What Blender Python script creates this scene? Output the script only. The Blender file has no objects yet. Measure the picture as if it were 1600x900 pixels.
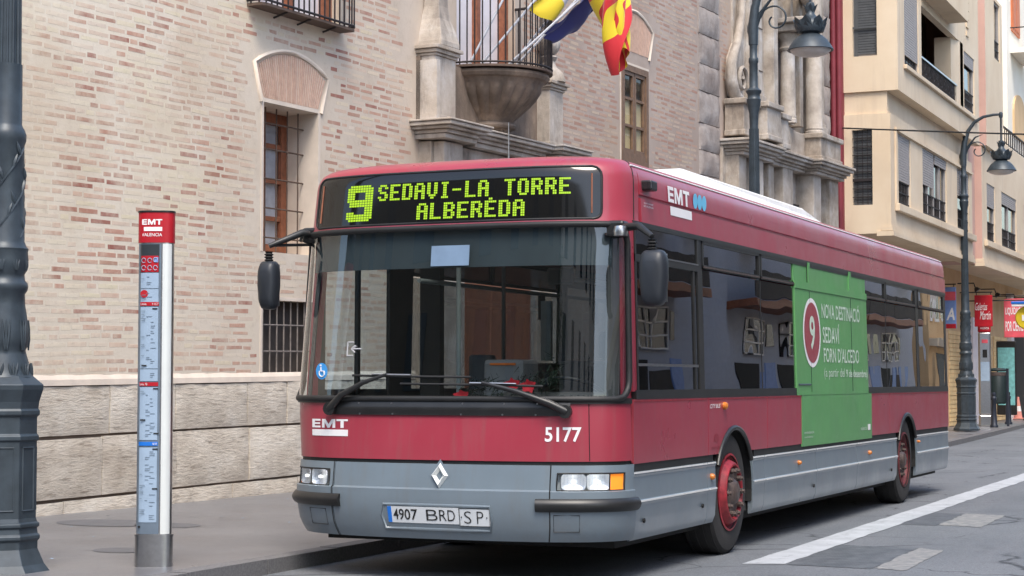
import bpy, bmesh, math, random
from math import pi, sin, cos, sqrt, radians, copysign, floor, atan2
from mathutils import Vector, Matrix
random.seed(7)
SC = bpy.context.scene
COL = SC.collection

# ------------------------------------------------------------------ camera, world, sun
cam_d = bpy.data.cameras.new('camera')
cam = bpy.data.objects.new('camera', cam_d)
COL.objects.link(cam)
cam.location = (5.49, -11.2, 1.344)
cam.rotation_euler = (radians(90) + .0504, 0, .4127)
cam_d.sensor_width = 36
cam_d.lens = 2890 / 1600 * 36
cam_d.clip_end = 2000
SC.camera = cam
SUN_EL, SUN_AZ = radians(58), radians(150)      # azimuth clockwise from +Y
w = bpy.data.worlds.new('World')
SC.world = w
w.use_nodes = True
nt = w.node_tree
sky = nt.nodes.new('ShaderNodeTexSky')
sky.sky_type = 'NISHITA'
sky.sun_disc = False
sky.sun_elevation = SUN_EL
sky.sun_rotation = SUN_AZ
sky.air_density = 1.2
sky.dust_density = 2.4
nt.nodes['Background'].inputs['Strength'].default_value = .15
nt.links.new(sky.outputs[0], nt.nodes['Background'].inputs['Color'])
sd = bpy.data.lights.new('sun', 'SUN')
sd.energy = 1.5
sd.angle = radians(24)
sd.color = (1, .94, .85)
so = bpy.data.objects.new('sun', sd)
COL.objects.link(so)
so.rotation_euler = (radians(90) - SUN_EL, 0, pi - SUN_AZ)
SC.view_settings.view_transform = 'Standard'
SC.view_settings.look = 'None'
SC.view_settings.exposure = 1.08
SC.view_settings.gamma = 1

# ------------------------------------------------------------------ materials
def lin(r, g, b):
    f = lambda v: (v / 255 / 12.92) if v / 255 <= .04045 else ((v / 255 + .055) / 1.055) ** 2.4
    return (f(r), f(g), f(b), 1)

class NT:
    def __init__(s, name):
        s.m = bpy.data.materials.new(name)
        s.m.use_nodes = True
        s.t = s.m.node_tree
        s.b = s.t.nodes['Principled BSDF']
        s.out = s.t.nodes['Material Output']
    def n(s, typ, **kw):
        k = s.t.nodes.new('ShaderNode' + typ)
        for a, v in kw.items():
            if a in ('ins',):
                for i, x in v.items(): k.inputs[i].default_value = x
            else: setattr(k, a, v)
        return k
    def l(s, a, b): s.t.links.new(a, b)
    def coord(s, kind='Object', scale=(1, 1, 1)):
        c = s.n('TexCoord'); mp = s.n('Mapping')
        mp.inputs['Scale'].default_value = scale
        s.l(c.outputs[kind], mp.inputs[0]); return mp.outputs[0]
    def noise(s, vec, scale, detail=4, rough=.55):
        k = s.n('TexNoise', ins={'Scale': scale, 'Detail': detail, 'Roughness': rough})
        s.l(vec, k.inputs['Vector']); return k.outputs['Fac']
    def ramp(s, fac, stops, interp='LINEAR'):
        k = s.n('ValToRGB'); e = k.color_ramp.elements
        k.color_ramp.interpolation = interp
        while len(e) > 1: e.remove(e[-1])
        e[0].position, e[0].color = stops[0]
        for p, c in stops[1:]:
            x = e.new(p); x.color = c
        s.l(fac, k.inputs[0]); return k.outputs['Color']
    def mix(s, fac, a, b, blend='MIX'):
        k = s.n('Mix', data_type='RGBA', blend_type=blend)
        for i, x in ((0, fac), (6, a), (7, b)):
            if hasattr(x, 'node'): s.l(x, k.inputs[i])
            else: k.inputs[i].default_value = x
        return k.outputs[2]
    def bump(s, h, strength=.3, dist=.01):
        k = s.n('Bump', ins={'Strength': strength, 'Distance': dist})
        s.l(h, k.inputs['Height']); s.l(k.outputs[0], s.b.inputs['Normal'])
    def base(s, x):
        if hasattr(x, 'node'): s.l(x, s.b.inputs['Base Color'])
        else: s.b.inputs['Base Color'].default_value = x
    def set(s, **kw):
        for a, v in kw.items(): s.b.inputs[a.replace('_', ' ')].default_value = v

def G(v): return (v, v, v, 1)
M = {}
def simple(key, col, rough=.5, metal=0, var=.12, scale=6, bump=0, coat=0, spec=.5):
    t = NT(key); v = t.coord()
    f = t.noise(v, scale, 5)
    d = tuple(c * (1 - var) for c in col[:3]) + (1,); b = tuple(min(1, c * (1 + var)) for c in col[:3]) + (1,)
    t.base(t.ramp(f, [(.3, d), (.7, b)]))
    t.set(Roughness=rough, Metallic=metal, Coat_Weight=coat, Coat_Roughness=.08, Specular_IOR_Level=spec)
    if bump: t.bump(t.noise(v, scale * 8, 4), bump, .004)
    M[key] = t.m
    return t.m

def paint(key, col, rough=.32, coat=.35, dirt=(.16, .14, .12, 1), dirt_amt=.25):
    """vehicle paint: slight unevenness plus road film that thickens low down with streaks"""
    t = NT(key); v = t.coord()
    f = t.noise(v, 2.2, 5); st = t.noise(t.coord(scale=(9, 9, .7)), 1.6, 5, .65)
    b = t.mix(f, tuple(c * .9 for c in col[:3]) + (1,), tuple(min(1, c * 1.1) for c in col[:3]) + (1,))
    k = t.ramp(st, [(.5, G(0)), (.78, G(dirt_amt))])
    sp = t.n('SeparateXYZ'); t.l(v, sp.inputs[0]); mr = t.n('MapRange', ins={'From Min': .25, 'From Max': .95, 'To Min': .55, 'To Max': .0}); t.l(sp.outputs['Z'], mr.inputs['Value'])
    lo = t.n('Math', operation='MULTIPLY'); t.l(mr.outputs[0], lo.inputs[0]); t.l(t.noise(v, 7, 6, .7), lo.inputs[1])
    t.base(t.mix(lo.outputs[0], t.mix(k, b, dirt), lin(92, 86, 80)))
    r = t.ramp(f, [(.3, G(rough * .8)), (.7, G(rough * 1.35))]); t.l(r, t.b.inputs['Roughness'])
    t.set(Coat_Weight=coat, Coat_Roughness=.12)
    t.bump(t.noise(v, 1.6, 3), .12, .02)
    M[key] = t.m
paint('bus_red', lin(156, 54, 69))
paint('bus_red_dark', lin(140, 32, 48))
paint('bus_grey', lin(112, 126, 136), .34, .3)
paint('bus_white', lin(226, 226, 224), .45, .1)
paint('ad_green', lin(92, 152, 92), .4, .1, dirt_amt=.12)
simple('black_rubber', G(.012), .55, var=.3)
simple('black_plastic', G(.017), .38, var=.3)
simple('mirror_plastic', lin(38, 42, 48), .45)
simple('tyre', lin(44, 43, 43), .85, bump=.3, scale=14)
simple('rim_red', lin(138, 34, 44), .5, scale=20, var=.35)
simple('rim_dull', lin(96, 38, 42), .6, scale=20, var=.3)
simple('hub_grey', lin(88, 76, 72), .5, metal=.3, scale=25, var=.35)
simple('chrome', G(.85), .28, metal=1, var=.04)
simple('reflector', G(.95), .3, metal=1, var=.05, scale=20, bump=1.0)
simple('joint_shade_grout', lin(96, 84, 74), .95)  # also paints the shade in the plinth joints
simple('grille_rust', lin(92, 74, 62), .7, var=.25, scale=20)
simple('grille_pale', lin(120, 112, 106), .7, var=.25, scale=20)
simple('notice_blue', lin(112, 134, 158), .5)
simple('silver_paint', lin(218, 221, 218), .3, metal=.15, var=.04)
simple('case_grey', lin(112, 126, 140), .35, metal=.2)
simple('steel', G(.5), .3, metal=1, var=.08, scale=30)
simple('white_vinyl', lin(232, 230, 230), .5, var=.03)
simple('soft_white', lin(196, 214, 196), .5, var=.08, scale=20)
simple('grey_vinyl', lin(170, 170, 172), .5, var=.05)
simple('cyan_vinyl', lin(110, 190, 225), .5, var=.05)
simple('blue_vinyl', lin(58, 150, 220), .4, var=.05)
simple('black_ink', G(.012), .6)
simple('plate_white', lin(205, 208, 210), .4, var=.04)
simple('plate_blue', lin(30, 110, 200), .4)
simple('interior_dark', G(.055), .7, var=.3, scale=3)
simple('interior_grey', G(.2), .6, var=.2, scale=3)
simple('seat_fabric', lin(60, 30, 38), .9, var=.3, scale=30)
simple('seat_black', G(.014), .8)
simple('pole_grey', lin(140, 150, 150), .4)
simple('pole_orange', lin(220, 110, 20), .4)
simple('roller_blind', lin(44, 54, 60), .7)
simple('paper', lin(150, 170, 190), .6, var=.08)
simple('amber', lin(198, 118, 50), .2, var=.15, scale=40)
simple('lamp_iron', lin(56, 65, 72), .42, metal=.15, var=.22, scale=9, bump=.12)
simple('lamp_inside', lin(196, 190, 186), .3)
simple('wrought_iron', lin(44, 38, 38), .6, metal=.2, var=.3, scale=20)
simple('window_wood', lin(138, 84, 58), .55, var=.25, scale=12)
simple('window_wood_pale', lin(118, 92, 72), .55, var=.2, scale=12)
simple('pale_plaster', lin(214, 200, 184), .85, var=.1, scale=4, bump=.1)
simple('white_panel', lin(222, 216, 218), .6, var=.06)
simple('curtain_and_reflection', lin(196, 192, 196), .9, var=.12, scale=10)
simple('shutter_and_reflection_warm', lin(236, 204, 150), .9, var=.12, scale=3)  # shop shutters, and a sunlit reflection painted behind window panes
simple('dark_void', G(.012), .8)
simple('dark_board', lin(58, 52, 48), .75, var=.3, scale=6)
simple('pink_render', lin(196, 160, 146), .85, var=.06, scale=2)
simple('pipe_red', lin(126, 48, 58), .6, var=.15, scale=3)
simple('shutter_grey', lin(158, 152, 148), .7, var=.08)
simple('shutter_dark', lin(76, 78, 80), .65, var=.15)
simple('orange_wood', lin(196, 112, 70), .6, var=.1)
simple('sign_red', lin(176, 18, 34), .45)
simple('sign_pink', lin(226, 92, 104), .5)
simple('sign_pale_blue', lin(120, 150, 205), .5)
simple('sign_yellow', lin(214, 188, 40), .4)
simple('sign_white', lin(236, 234, 232), .5)
simple('poster_teal', lin(120, 184, 186), .5, var=.25, scale=9)
simple('bin_green', lin(30, 42, 42), .45)
simple('bollard_iron', lin(42, 48, 60), .45, metal=.2)
simple('cone_orange', lin(222, 150, 136), .6)
simple('cable_black', G(.02), .6)
simple('flagpole_white', lin(210, 214, 222), .4)
simple('screen_grey', lin(52, 58, 62), .3)
simple('garland_green', lin(20, 36, 26), .8, var=.4, scale=30)
simple('flower_red', lin(190, 20, 40), .7, var=.2, scale=30)
simple('road_white', lin(172, 176, 180), .75, var=.16, scale=5)
simple('patch_dark', lin(94, 95, 99), .5, var=.15, scale=8)
simple('balcony_board', lin(92, 76, 66), .8, var=.25, scale=6)
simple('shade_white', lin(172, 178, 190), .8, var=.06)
simple('dark_facade', lin(104, 94, 80), .85, var=.15, scale=.6)
simple('leaf', (.035, .07, .018, 1), .6, var=.4, scale=2)
simple('bark', (.09, .07, .05, 1), .9, var=.3, scale=9)

def stone(key, c1, c2, c3, scale=3, bump=.35, layered=0, soot=(.1, .09, .08, 1), soot_lo=.56, soot_hi=.75):
    t = NT(key); v = t.coord()
    f = t.noise(v, scale, 8, .65)
    base = t.ramp(f, [(.3, c1), (.52, c2), (.72, c3)])
    st = t.noise(t.coord(scale=(1.6, 1.6, 11) if layered else (1.1, 1.1, .35)), 2.6, 8, .7)
    base = t.mix(t.ramp(st, [(soot_lo, G(0)), (soot_hi, G(.72))]), base, soot)
    oi = t.n('ObjectInfo')
    base = t.mix(.22, base, t.ramp(oi.outputs['Random'], [(0, c1), (1, c3)]))
    t.base(base); t.set(Roughness=.88)
    hv = t.noise(t.coord(scale=(1, 1, 4 if layered else 1)), scale * 5, 8, .7)
    t.bump(hv, bump, .02)
    M[key] = t.m
stone('travertine', lin(182, 168, 150), lin(214, 203, 186), lin(230, 222, 208), 2.4, .8, 1, lin(112, 95, 80), .53, .66)
stone('portal_stone', lin(132, 117, 102), lin(178, 165, 150), lin(208, 203, 198), 1.8, .5, 0, lin(74, 64, 56), .5, .68)
stone('corbel_stone', lin(88, 76, 68), lin(124, 108, 96), lin(166, 148, 130), 2.2, .5, 0, lin(50, 43, 38), .46, .66)
stone('quoin_stone', lin(128, 114, 106), lin(160, 148, 140), lin(186, 178, 172), 2.2, .7, 0, lin(70, 62, 58), .5, .7)

def brick_mat(key, source):
    t = NT(key)
    if source == 'object':
        r = t.n('ObjectInfo').outputs['Random']
    else:
        r = t.n('NewGeometry').outputs['Random Per Island']
    g = t.n('NewGeometry'); v = g.outputs['Position']
    mp = t.n('Mapping'); t.l(v, mp.inputs[0]); v = mp.outputs[0]
    pal = t.ramp(r, [(0, lin(226, 214, 196)), (.14, lin(222, 210, 178)), (.26, lin(218, 201, 182)), (.4, lin(212, 186, 164)), (.52, lin(206, 168, 146)),
                     (.64, lin(190, 142, 121)), (.78, lin(172, 118, 100)), (.92, lin(152, 92, 80)), (1, lin(184, 146, 124))])
    big = t.noise(v, .55, 5, .6); fine = t.noise(v, 7, 6, .65)
    wash = t.n('Math', operation='ADD'); 
    t.l(big, wash.inputs[0])
    m2 = t.n('Math', operation='MULTIPLY_ADD', ins={1: .55, 2: -.27}); t.l(fine, m2.inputs[0]); t.l(m2.outputs[0], wash.inputs[1])
    k = t.ramp(wash.outputs[0], [(.36, G(.0)), (.66, G(.86))])
    # far end darker: less limewash, plus the street's dimmer light painted in
    sp = t.n('SeparateXYZ'); t.l(g.outputs['Position'], sp.inputs[0])
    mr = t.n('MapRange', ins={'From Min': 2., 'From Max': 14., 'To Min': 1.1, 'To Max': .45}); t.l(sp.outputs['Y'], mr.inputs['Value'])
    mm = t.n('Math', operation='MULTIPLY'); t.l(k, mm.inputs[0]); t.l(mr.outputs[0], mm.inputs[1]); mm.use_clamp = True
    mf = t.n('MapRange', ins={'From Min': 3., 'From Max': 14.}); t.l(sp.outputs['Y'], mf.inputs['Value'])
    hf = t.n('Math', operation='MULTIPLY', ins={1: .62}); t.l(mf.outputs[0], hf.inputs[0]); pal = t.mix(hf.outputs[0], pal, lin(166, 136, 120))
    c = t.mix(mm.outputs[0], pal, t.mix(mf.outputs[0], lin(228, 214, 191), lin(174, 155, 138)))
    gr = t.noise(v, 22, 5, .7)
    c = t.mix(t.ramp(gr, [(.55, G(0)), (.8, G(.35))]), c, lin(110, 86, 74))
    wz = t.noise(v, .34, 6, .62)
    c = t.mix(t.ramp(wz, [(.5, G(0)), (.72, G(.55))]), c, lin(176, 146, 112), 'MULTIPLY') if 0 else t.mix(t.ramp(wz, [(.48, G(0)), (.68, G(.42))]), c, lin(178, 150, 118))
    t.base(c); t.set(Roughness=.92)
    t.bump(gr, .3, .004)
    M[key] = t.m
brick_mat('brick_one', 'object'); brick_mat('brick_many', 'island')
simple('brick_arch', lin(192, 160, 142), .9, var=.14, scale=12, bump=.2)
def mortar():
    t = NT('mortar'); g = t.n('NewGeometry'); v = g.outputs['Position']
    mp = t.n('Mapping'); t.l(v, mp.inputs[0]); v = mp.outputs[0]
    a = t.noise(v, .8, 6, .6); b = t.noise(v, 9, 6, .7)
    near = t.ramp(a, [(.3, lin(219, 205, 182)), (.5, lin(231, 219, 199)), (.7, lin(228, 215, 186))])
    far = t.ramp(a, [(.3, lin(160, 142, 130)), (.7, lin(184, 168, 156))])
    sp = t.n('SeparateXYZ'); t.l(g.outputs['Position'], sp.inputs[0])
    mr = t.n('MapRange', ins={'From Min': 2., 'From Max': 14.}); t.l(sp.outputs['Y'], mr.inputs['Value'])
    c = t.mix(mr.outputs[0], near, far)  # mortar darkens along the wall, the dimmer far light painted into it
    c = t.mix(t.ramp(b, [(.54, G(0)), (.78, G(.35))]), c, lin(150, 132, 116))
    wz = t.noise(v, .34, 6, .62)
    c = t.mix(t.ramp(wz, [(.48, G(0)), (.68, G(.42))]), c, lin(184, 158, 126))
    t.base(c); t.set(Roughness=.95); t.bump(b, .5, .008); M['mortar'] = t.m
mortar()

def cream():
    t = NT('cream_render'); v = t.coord()
    a = t.noise(v, .7, 6, .6); s = t.noise(t.coord(scale=(2, 2, .25)), 1.5, 6, .65)
    c = t.ramp(a, [(.3, lin(210, 188, 159)), (.7, lin(224, 206, 180))])
    c = t.mix(t.ramp(s, [(.55, G(0)), (.8, G(.35))]), c, lin(160, 138, 122))
    t.base(c); t.set(Roughness=.9); t.bump(t.noise(v, 30, 4), .1, .004); M['cream_render'] = t.m
    t = NT('tan_render'); v = t.coord()
    a = t.noise(v, .9, 6, .6)
    t.base(t.ramp(a, [(.3, lin(206, 170, 126)), (.7, lin(222, 190, 148))])); t.set(Roughness=.9); M['tan_render'] = t.m
    t = NT('bright_render'); v = t.coord()
    t.base(t.ramp(t.noise(v, .8, 5), [(.3, lin(234, 224, 206)), (.7, lin(242, 236, 224))])); t.set(Roughness=.9); M['bright_render'] = t.m
cream()

def worn_paint():
    t = NT('road_white'); v = t.coord(); a = t.noise(v, 9, 7, .75); b = t.noise(t.coord(scale=(1, .3, 1)), 3.5, 5, .65)
    c = t.ramp(t.noise(v, 3, 4), [(.3, lin(160, 164, 168)), (.7, lin(182, 186, 190))])
    c = t.mix(t.ramp(a, [(.56, G(0)), (.66, G(.8))]), c, lin(118, 121, 125)); c = t.mix(t.ramp(b, [(.6, G(0)), (.7, G(.5))]), c, lin(128, 131, 135))
    t.base(c); t.set(Roughness=.75); M['road_white'] = t.m
worn_paint()
def asphalt():
    t = NT('asphalt'); v = t.coord()
    a = t.noise(v, .35, 6, .6); b = t.noise(v, 60, 4, .75); tr = t.noise(t.coord(scale=(1.4, .12, 1)), 1.2, 5, .6)
    c = t.ramp(a, [(.3, lin(98, 103, 108)), (.7, lin(122, 126, 130))])
    c = t.mix(t.ramp(tr, [(.42, G(0)), (.7, G(.5))]), c, lin(128, 130, 134))
    c = t.mix(t.ramp(b, [(.35, G(.6)), (.5, G(0))]), c, lin(56, 58, 62))
    c = t.mix(t.ramp(b, [(.62, G(0)), (.75, G(.45))]), c, lin(168, 168, 168))
    wob = t.noise(v, 2.2, 4); wv = t.n('VectorMath', operation='SCALE', ins={'Scale': .5}); cv = t.n('CombineXYZ'); t.l(wob, cv.inputs[0]); t.l(wob, cv.inputs[1]); t.l(cv.outputs[0], wv.inputs[0])
    ad_ = t.n('VectorMath', operation='ADD'); t.l(v, ad_.inputs[0]); t.l(wv.outputs[0], ad_.inputs[1])
    vo = t.n('TexVoronoi', feature='DISTANCE_TO_EDGE', ins={'Scale': .7}); t.l(ad_.outputs[0], vo.inputs['Vector'])
    cr = t.ramp(vo.outputs['Distance'], [(.004, G(.9)), (.016, G(0))]); cm = t.ramp(t.noise(v, .3, 3), [(.42, G(0)), (.5, G(1))])
    c = t.mix(t.mix(1.0, cr, cm, 'MULTIPLY'), c, lin(48, 50, 54))
    oil = t.noise(v, 1.1, 5, .6); c = t.mix(t.ramp(oil, [(.6, G(0)), (.72, G(.4))]), c, lin(66, 68, 72))
    g2 = t.noise(v, 22, 5, .8); c = t.mix(t.ramp(g2, [(.4, G(.3)), (.55, G(0))]), c, lin(70, 72, 76))
    t.base(c); t.set(Roughness=.78); t.bump(b, .6, .012); M['asphalt'] = t.m
    t = NT('pavement_stone'); v = t.coord()
    a = t.noise(v, .9, 6, .6); b = t.noise(v, 40, 4, .7); s = t.noise(v, 2.6, 5, .7)
    c = t.ramp(a, [(.3, lin(98, 98, 102)), (.7, lin(124, 123, 124))])
    c = t.mix(t.ramp(s, [(.58, G(0)), (.68, G(.45))]), c, lin(84, 82, 84))
    c = t.mix(t.ramp(b, [(.3, G(.4)), (.5, G(0))]), c, lin(70, 68, 68))
    t.base(c); t.l(t.ramp(a, [(.3, G(.26)), (.7, G(.5))]), t.b.inputs['Roughness']); t.bump(b, .2, .006); M['pavement_stone'] = t.m
    t = NT('kerb_granite'); v = t.coord()
    b = t.noise(v, 50, 5, .75)
    t.base(t.ramp(b, [(.3, lin(82, 82, 84)), (.7, lin(124, 122, 122))])); t.set(Roughness=.7); t.bump(b, .2, .004); M['kerb_granite'] = t.m
    t = NT('metal_plate'); v = t.coord()
    ck = t.n('TexChecker', ins={'Scale': 26}); t.l(v, ck.inputs[0])
    c = t.mix(ck.outputs['Fac'], lin(62, 65, 69), lin(84, 87, 90)); c = t.mix(t.ramp(t.noise(v, 6, 6, .7), [(.4, G(.0)), (.7, G(.7))]), c, lin(112, 115, 118)); t.base(c); t.set(Roughness=.6); t.bump(ck.outputs['Fac'], .4, .006); M['metal_plate'] = t.m
    t = NT('patch_concrete'); v = t.coord()
    b = t.noise(v, 12, 6, .7)
    t.base(t.ramp(b, [(.35, lin(108, 111, 114)), (.65, lin(146, 145, 142))])); t.set(Roughness=.85); M['patch_concrete'] = t.m
asphalt()

def glass(key, tint, ior=1.55, refl=(1, 1, 1, 1), wav=.0, boost=1.0):
    t = NT(key); t.t.nodes.remove(t.b)
    tr = t.n('BsdfTransparent'); tr.inputs[0].default_value = tint
    gl = t.n('BsdfGlossy'); gl.inputs['Roughness'].default_value = 0.0; gl.inputs[0].default_value = refl
    # Schlick reflectance from both sides of a pane: f0 + (1 - f0) (1 - |cos|)^5
    f0 = ((ior - 1) / (ior + 1)) ** 2 * boost
    g = t.n('NewGeometry'); dp = t.n('VectorMath', operation='DOT_PRODUCT'); t.l(g.outputs['Incoming'], dp.inputs[0]); t.l(g.outputs['Normal'], dp.inputs[1])
    ab = t.n('Math', operation='ABSOLUTE'); t.l(dp.outputs['Value'], ab.inputs[0])
    iv = t.n('Math', operation='SUBTRACT', ins={0: 1.0}); t.l(ab.outputs[0], iv.inputs[1])
    pw = t.n('Math', operation='POWER', ins={1: 5.0}); t.l(iv.outputs[0], pw.inputs[0])
    mu = t.n('Math', operation='MULTIPLY_ADD', ins={1: (1 - f0) * boost, 2: f0}); mu.use_clamp = True; t.l(pw.outputs[0], mu.inputs[0])
    mx = t.n('MixShader'); t.l(mu.outputs[0], mx.inputs[0]); t.l(tr.outputs[0], mx.inputs[1]); t.l(gl.outputs[0], mx.inputs[2])
    t.l(mx.outputs[0], t.out.inputs[0])
    if wav:
        v = t.coord(); k = t.n('Bump', ins={'Strength': wav, 'Distance': .03}); t.l(t.noise(v, 1.3, 1), k.inputs['Height'])
        t.l(k.outputs[0], gl.inputs['Normal'])
    M[key] = t.m
glass('windscreen_glass', (.80, .86, .86, 1), 1.6, wav=0, boost=1.9)
glass('tinted_glass', (.24, .26, .28, 1), 1.55, wav=.085, boost=1.9)
glass('light_tint_glass', (.55, .57, .58, 1), 1.5)
glass('clear_glass', (.8, .85, .88, 1), 1.5)
glass('lens_glass', (.93, .95, .97, 1), 1.5)
glass('house_glass', (.45, .48, .5, 1), 1.6, wav=.2)
def black_glass():
    t = NT('display_glass'); t.base(G(.008)); t.set(Roughness=.06, Specular_IOR_Level=.6); M['display_glass'] = t.m
    t = NT('led_dot'); t.base(lin(120, 160, 20)); t.set(Emission_Color=lin(172, 206, 34), Emission_Strength=.34, Roughness=.5); M['led_dot'] = t.m
    t = NT('head_lit'); t.base(G(.8)); t.set(Emission_Color=(1, .97, .9, 1), Emission_Strength=.8, Roughness=.2); M['head_lit'] = t.m
    t = NT('amber_lit'); t.base(lin(238, 140, 50)); t.set(Emission_Color=lin(255, 140, 40), Emission_Strength=.3, Roughness=.2); M['amber_lit'] = t.m
black_glass()
def flag_mat(key, cols, n, axis=0, k=1):
    t = NT(key); c = t.n('UVMap'); sp = t.n('SeparateXYZ'); t.l(c.outputs[0], sp.inputs[0])
    st = []
    for i in range(n): st.append((i / n, cols[i % len(cols)]))
    t.base(t.ramp(sp.outputs[axis], st, 'CONSTANT')); t.set(Roughness=.7, Sheen_Weight=.3); M[key] = t.m
flag_mat('flag_red_yellow', [lin(196, 30, 40), lin(222, 196, 30)], 9)
flag_mat('flag_yellow_white', [lin(222, 196, 40), lin(214, 210, 206)], 2)
flag_mat('flag_blue', [lin(44, 52, 120)], 1)

# ------------------------------------------------------------------ mesh helper
class MB:
    def __init__(s, fn=None): s.v = []; s.f = []; s.fn = fn; s.uv = None
    def add(s, vs, fs):
        o = len(s.v); s.v += [tuple(p) for p in vs]; s.f += [tuple(i + o for i in f) for f in fs]; return s
    def box(s, x0, x1, y0, y1, z0, z1):
        return s.add([(x0, y0, z0), (x1, y0, z0), (x1, y1, z0), (x0, y1, z0), (x0, y0, z1), (x1, y0, z1), (x1, y1, z1), (x0, y1, z1)],
                     [(0, 3, 2, 1), (4, 5, 6, 7), (0, 1, 5, 4), (1, 2, 6, 5), (2, 3, 7, 6), (3, 0, 4, 7)])
    def quad(s, *p): return s.add(p, [tuple(range(len(p)))])
    def grid(s, fn, nu, nv, flip=False):
        vs = [fn(i / nu, j / nv) for j in range(nv + 1) for i in range(nu + 1)]
        W = nu + 1
        return s.add(vs, [(j * W + i, j * W + i + 1, (j + 1) * W + i + 1, (j + 1) * W + i) for j in range(nv) for i in range(nu)])
    def slab(s, fo, fi, nu, nv):
        """closed sheet with thickness: outer fo(u,v), inner fi(u,v)"""
        W = nu + 1; n = W * (nv + 1)
        vs = [fo(i / nu, j / nv) for j in range(nv + 1) for i in range(W)] + [fi(i / nu, j / nv) for j in range(nv + 1) for i in range(W)]
        fs = []
        for j in range(nv):
            for i in range(nu):
                a = (j * W + i, j * W + i + 1, (j + 1) * W + i + 1, (j + 1) * W + i)
                fs.append(a); fs.append(tuple(x + n for x in reversed(a)))
        for i in range(nu):
            fs.append((i + 1, i, i + n, i + 1 + n)); k = nv * W; fs.append((k + i, k + i + 1, k + i + 1 + n, k + i + n))
        for j in range(nv):
            a, b = j * W, (j + 1) * W; fs.append((a, b, b + n, a + n)); a += nu; b += nu; fs.append((b, a, a + n, b + n))
        return s.add(vs, fs)
    def tube(s, pts, r, n=8, closed=False):
        P = [Vector(p) for p in pts]; m = len(P); vs = []; fs = []
        up = None
        for i, p in enumerate(P):
            a = P[(i - 1) % m] if (i > 0 or closed) else p; b = P[(i + 1) % m] if (i < m - 1 or closed) else p
            t = (b - a)
            if t.length < 1e-9: t = Vector((0, 0, 1))
            t.normalize()
            if up is None:
                up = Vector((0, 0, 1)) if abs(t.z) < .9 else Vector((1, 0, 0))
            x = t.cross(up)
            if x.length < 1e-6: x = t.cross(Vector((0, 1, 0)))
            x.normalize(); y = x.cross(t); y.normalize(); up = y
            rr = r[i] if isinstance(r, (list, tuple)) else r
            for k in range(n):
                q = 2 * pi * k / n; vs.append(p + x * (cos(q) * rr) + y * (sin(q) * rr))
        for i in range(m if closed else m - 1):
            for k in range(n):
                a = i * n + k; b = i * n + (k + 1) % n; c = ((i + 1) % m) * n + (k + 1) % n; d = ((i + 1) % m) * n + k
                fs.append((a, b, c, d))
        if not closed: fs.append(tuple(range(n - 1, -1, -1))); fs.append(tuple((m - 1) * n + k for k in range(n)))
        return s.add(vs, fs)
    def lathe(s, prof, n=24, c=(0, 0, 0), axis='Z', a0=0.0, sx=1, sy=1, cap=True):
        vs = []; fs = []
        for r, z in prof:
            for k in range(n):
                q = 2 * pi * k / n + a0
                a, b = r * cos(q) * sx, r * sin(q) * sy
                p = (a, b, z) if axis == 'Z' else ((z, a, b) if axis == 'X' else (a, z, b))
                vs.append((p[0] + c[0], p[1] + c[1], p[2] + c[2]))
        m = len(prof)
        for i in range(m - 1):
            for k in range(n):
                fs.append((i * n + k, i * n + (k + 1) % n, (i + 1) * n + (k + 1) % n, (i + 1) * n + k))
        if cap: fs.append(tuple(range(n - 1, -1, -1))); fs.append(tuple((m - 1) * n + k for k in range(n)))
        return s.add(vs, fs)
    def prism(s, poly, fa, fb):
        """polygon list of (a,b); fa / fb map (a,b) to the two end caps"""
        n = len(poly)
        vs = [fa(a, b) for a, b in poly] + [fb(a, b) for a, b in poly]
        return s.add(vs, [tuple(range(n)), tuple(range(2 * n - 1, n - 1, -1))] + [(i, i + n, (i + 1) % n + n, (i + 1) % n) for i in range(n)])
    def mesh(s, name, mat, smooth=None):
        v = [s.fn(*p) for p in s.v] if s.fn else s.v
        me = bpy.data.meshes.new(name); me.from_pydata(v, [], s.f); me.update()
        bm = bmesh.new(); bm.from_mesh(me); bmesh.ops.recalc_face_normals(bm, faces=bm.faces[:]); bm.to_mesh(me); bm.free()
        if mat: me.materials.append(M[mat])
        if smooth is not None:
            me.shade_smooth()
            try: me.set_sharp_from_angle(angle=radians(smooth))
            except Exception: pass
        return me
    def build(s, name, mat, parent=None, smooth=None, bevel=0, kind=None, label=None):
        o = bpy.data.objects.new(name, s.mesh(name, mat, smooth))
        COL.objects.link(o)
        if parent: o.parent = parent
        if bevel:
            b = o.modifiers.new('bevel', 'BEVEL'); b.width = bevel; b.segments = 2; b.limit_method = 'ANGLE'; b.angle_limit = radians(40)
        if kind: o['kind'] = kind
        if label: o['label'] = label
        return o
def tag(o, label=None, cat=None, group=None, kind=None):
    if label: o['label'] = label
    if cat: o['category'] = cat
    if group: o['group'] = group
    if kind: o['kind'] = kind
    return o
def empty(name, loc=(0, 0, 0), rz=0, parent=None):
    o = bpy.data.objects.new(name, None); COL.objects.link(o); o.location = loc; o.rotation_euler = (0, 0, rz)
    o.empty_display_size = .2
    if parent: o.parent = parent
    return o
def kids(o): return [c for c in bpy.data.objects if c.parent == o]
def copy_tree(o, parent=None):
    c = o.copy(); COL.objects.link(c)
    if parent: c.parent = parent
    for k in kids(o): copy_tree(k, c)
    return c
_txt = {}
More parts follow.
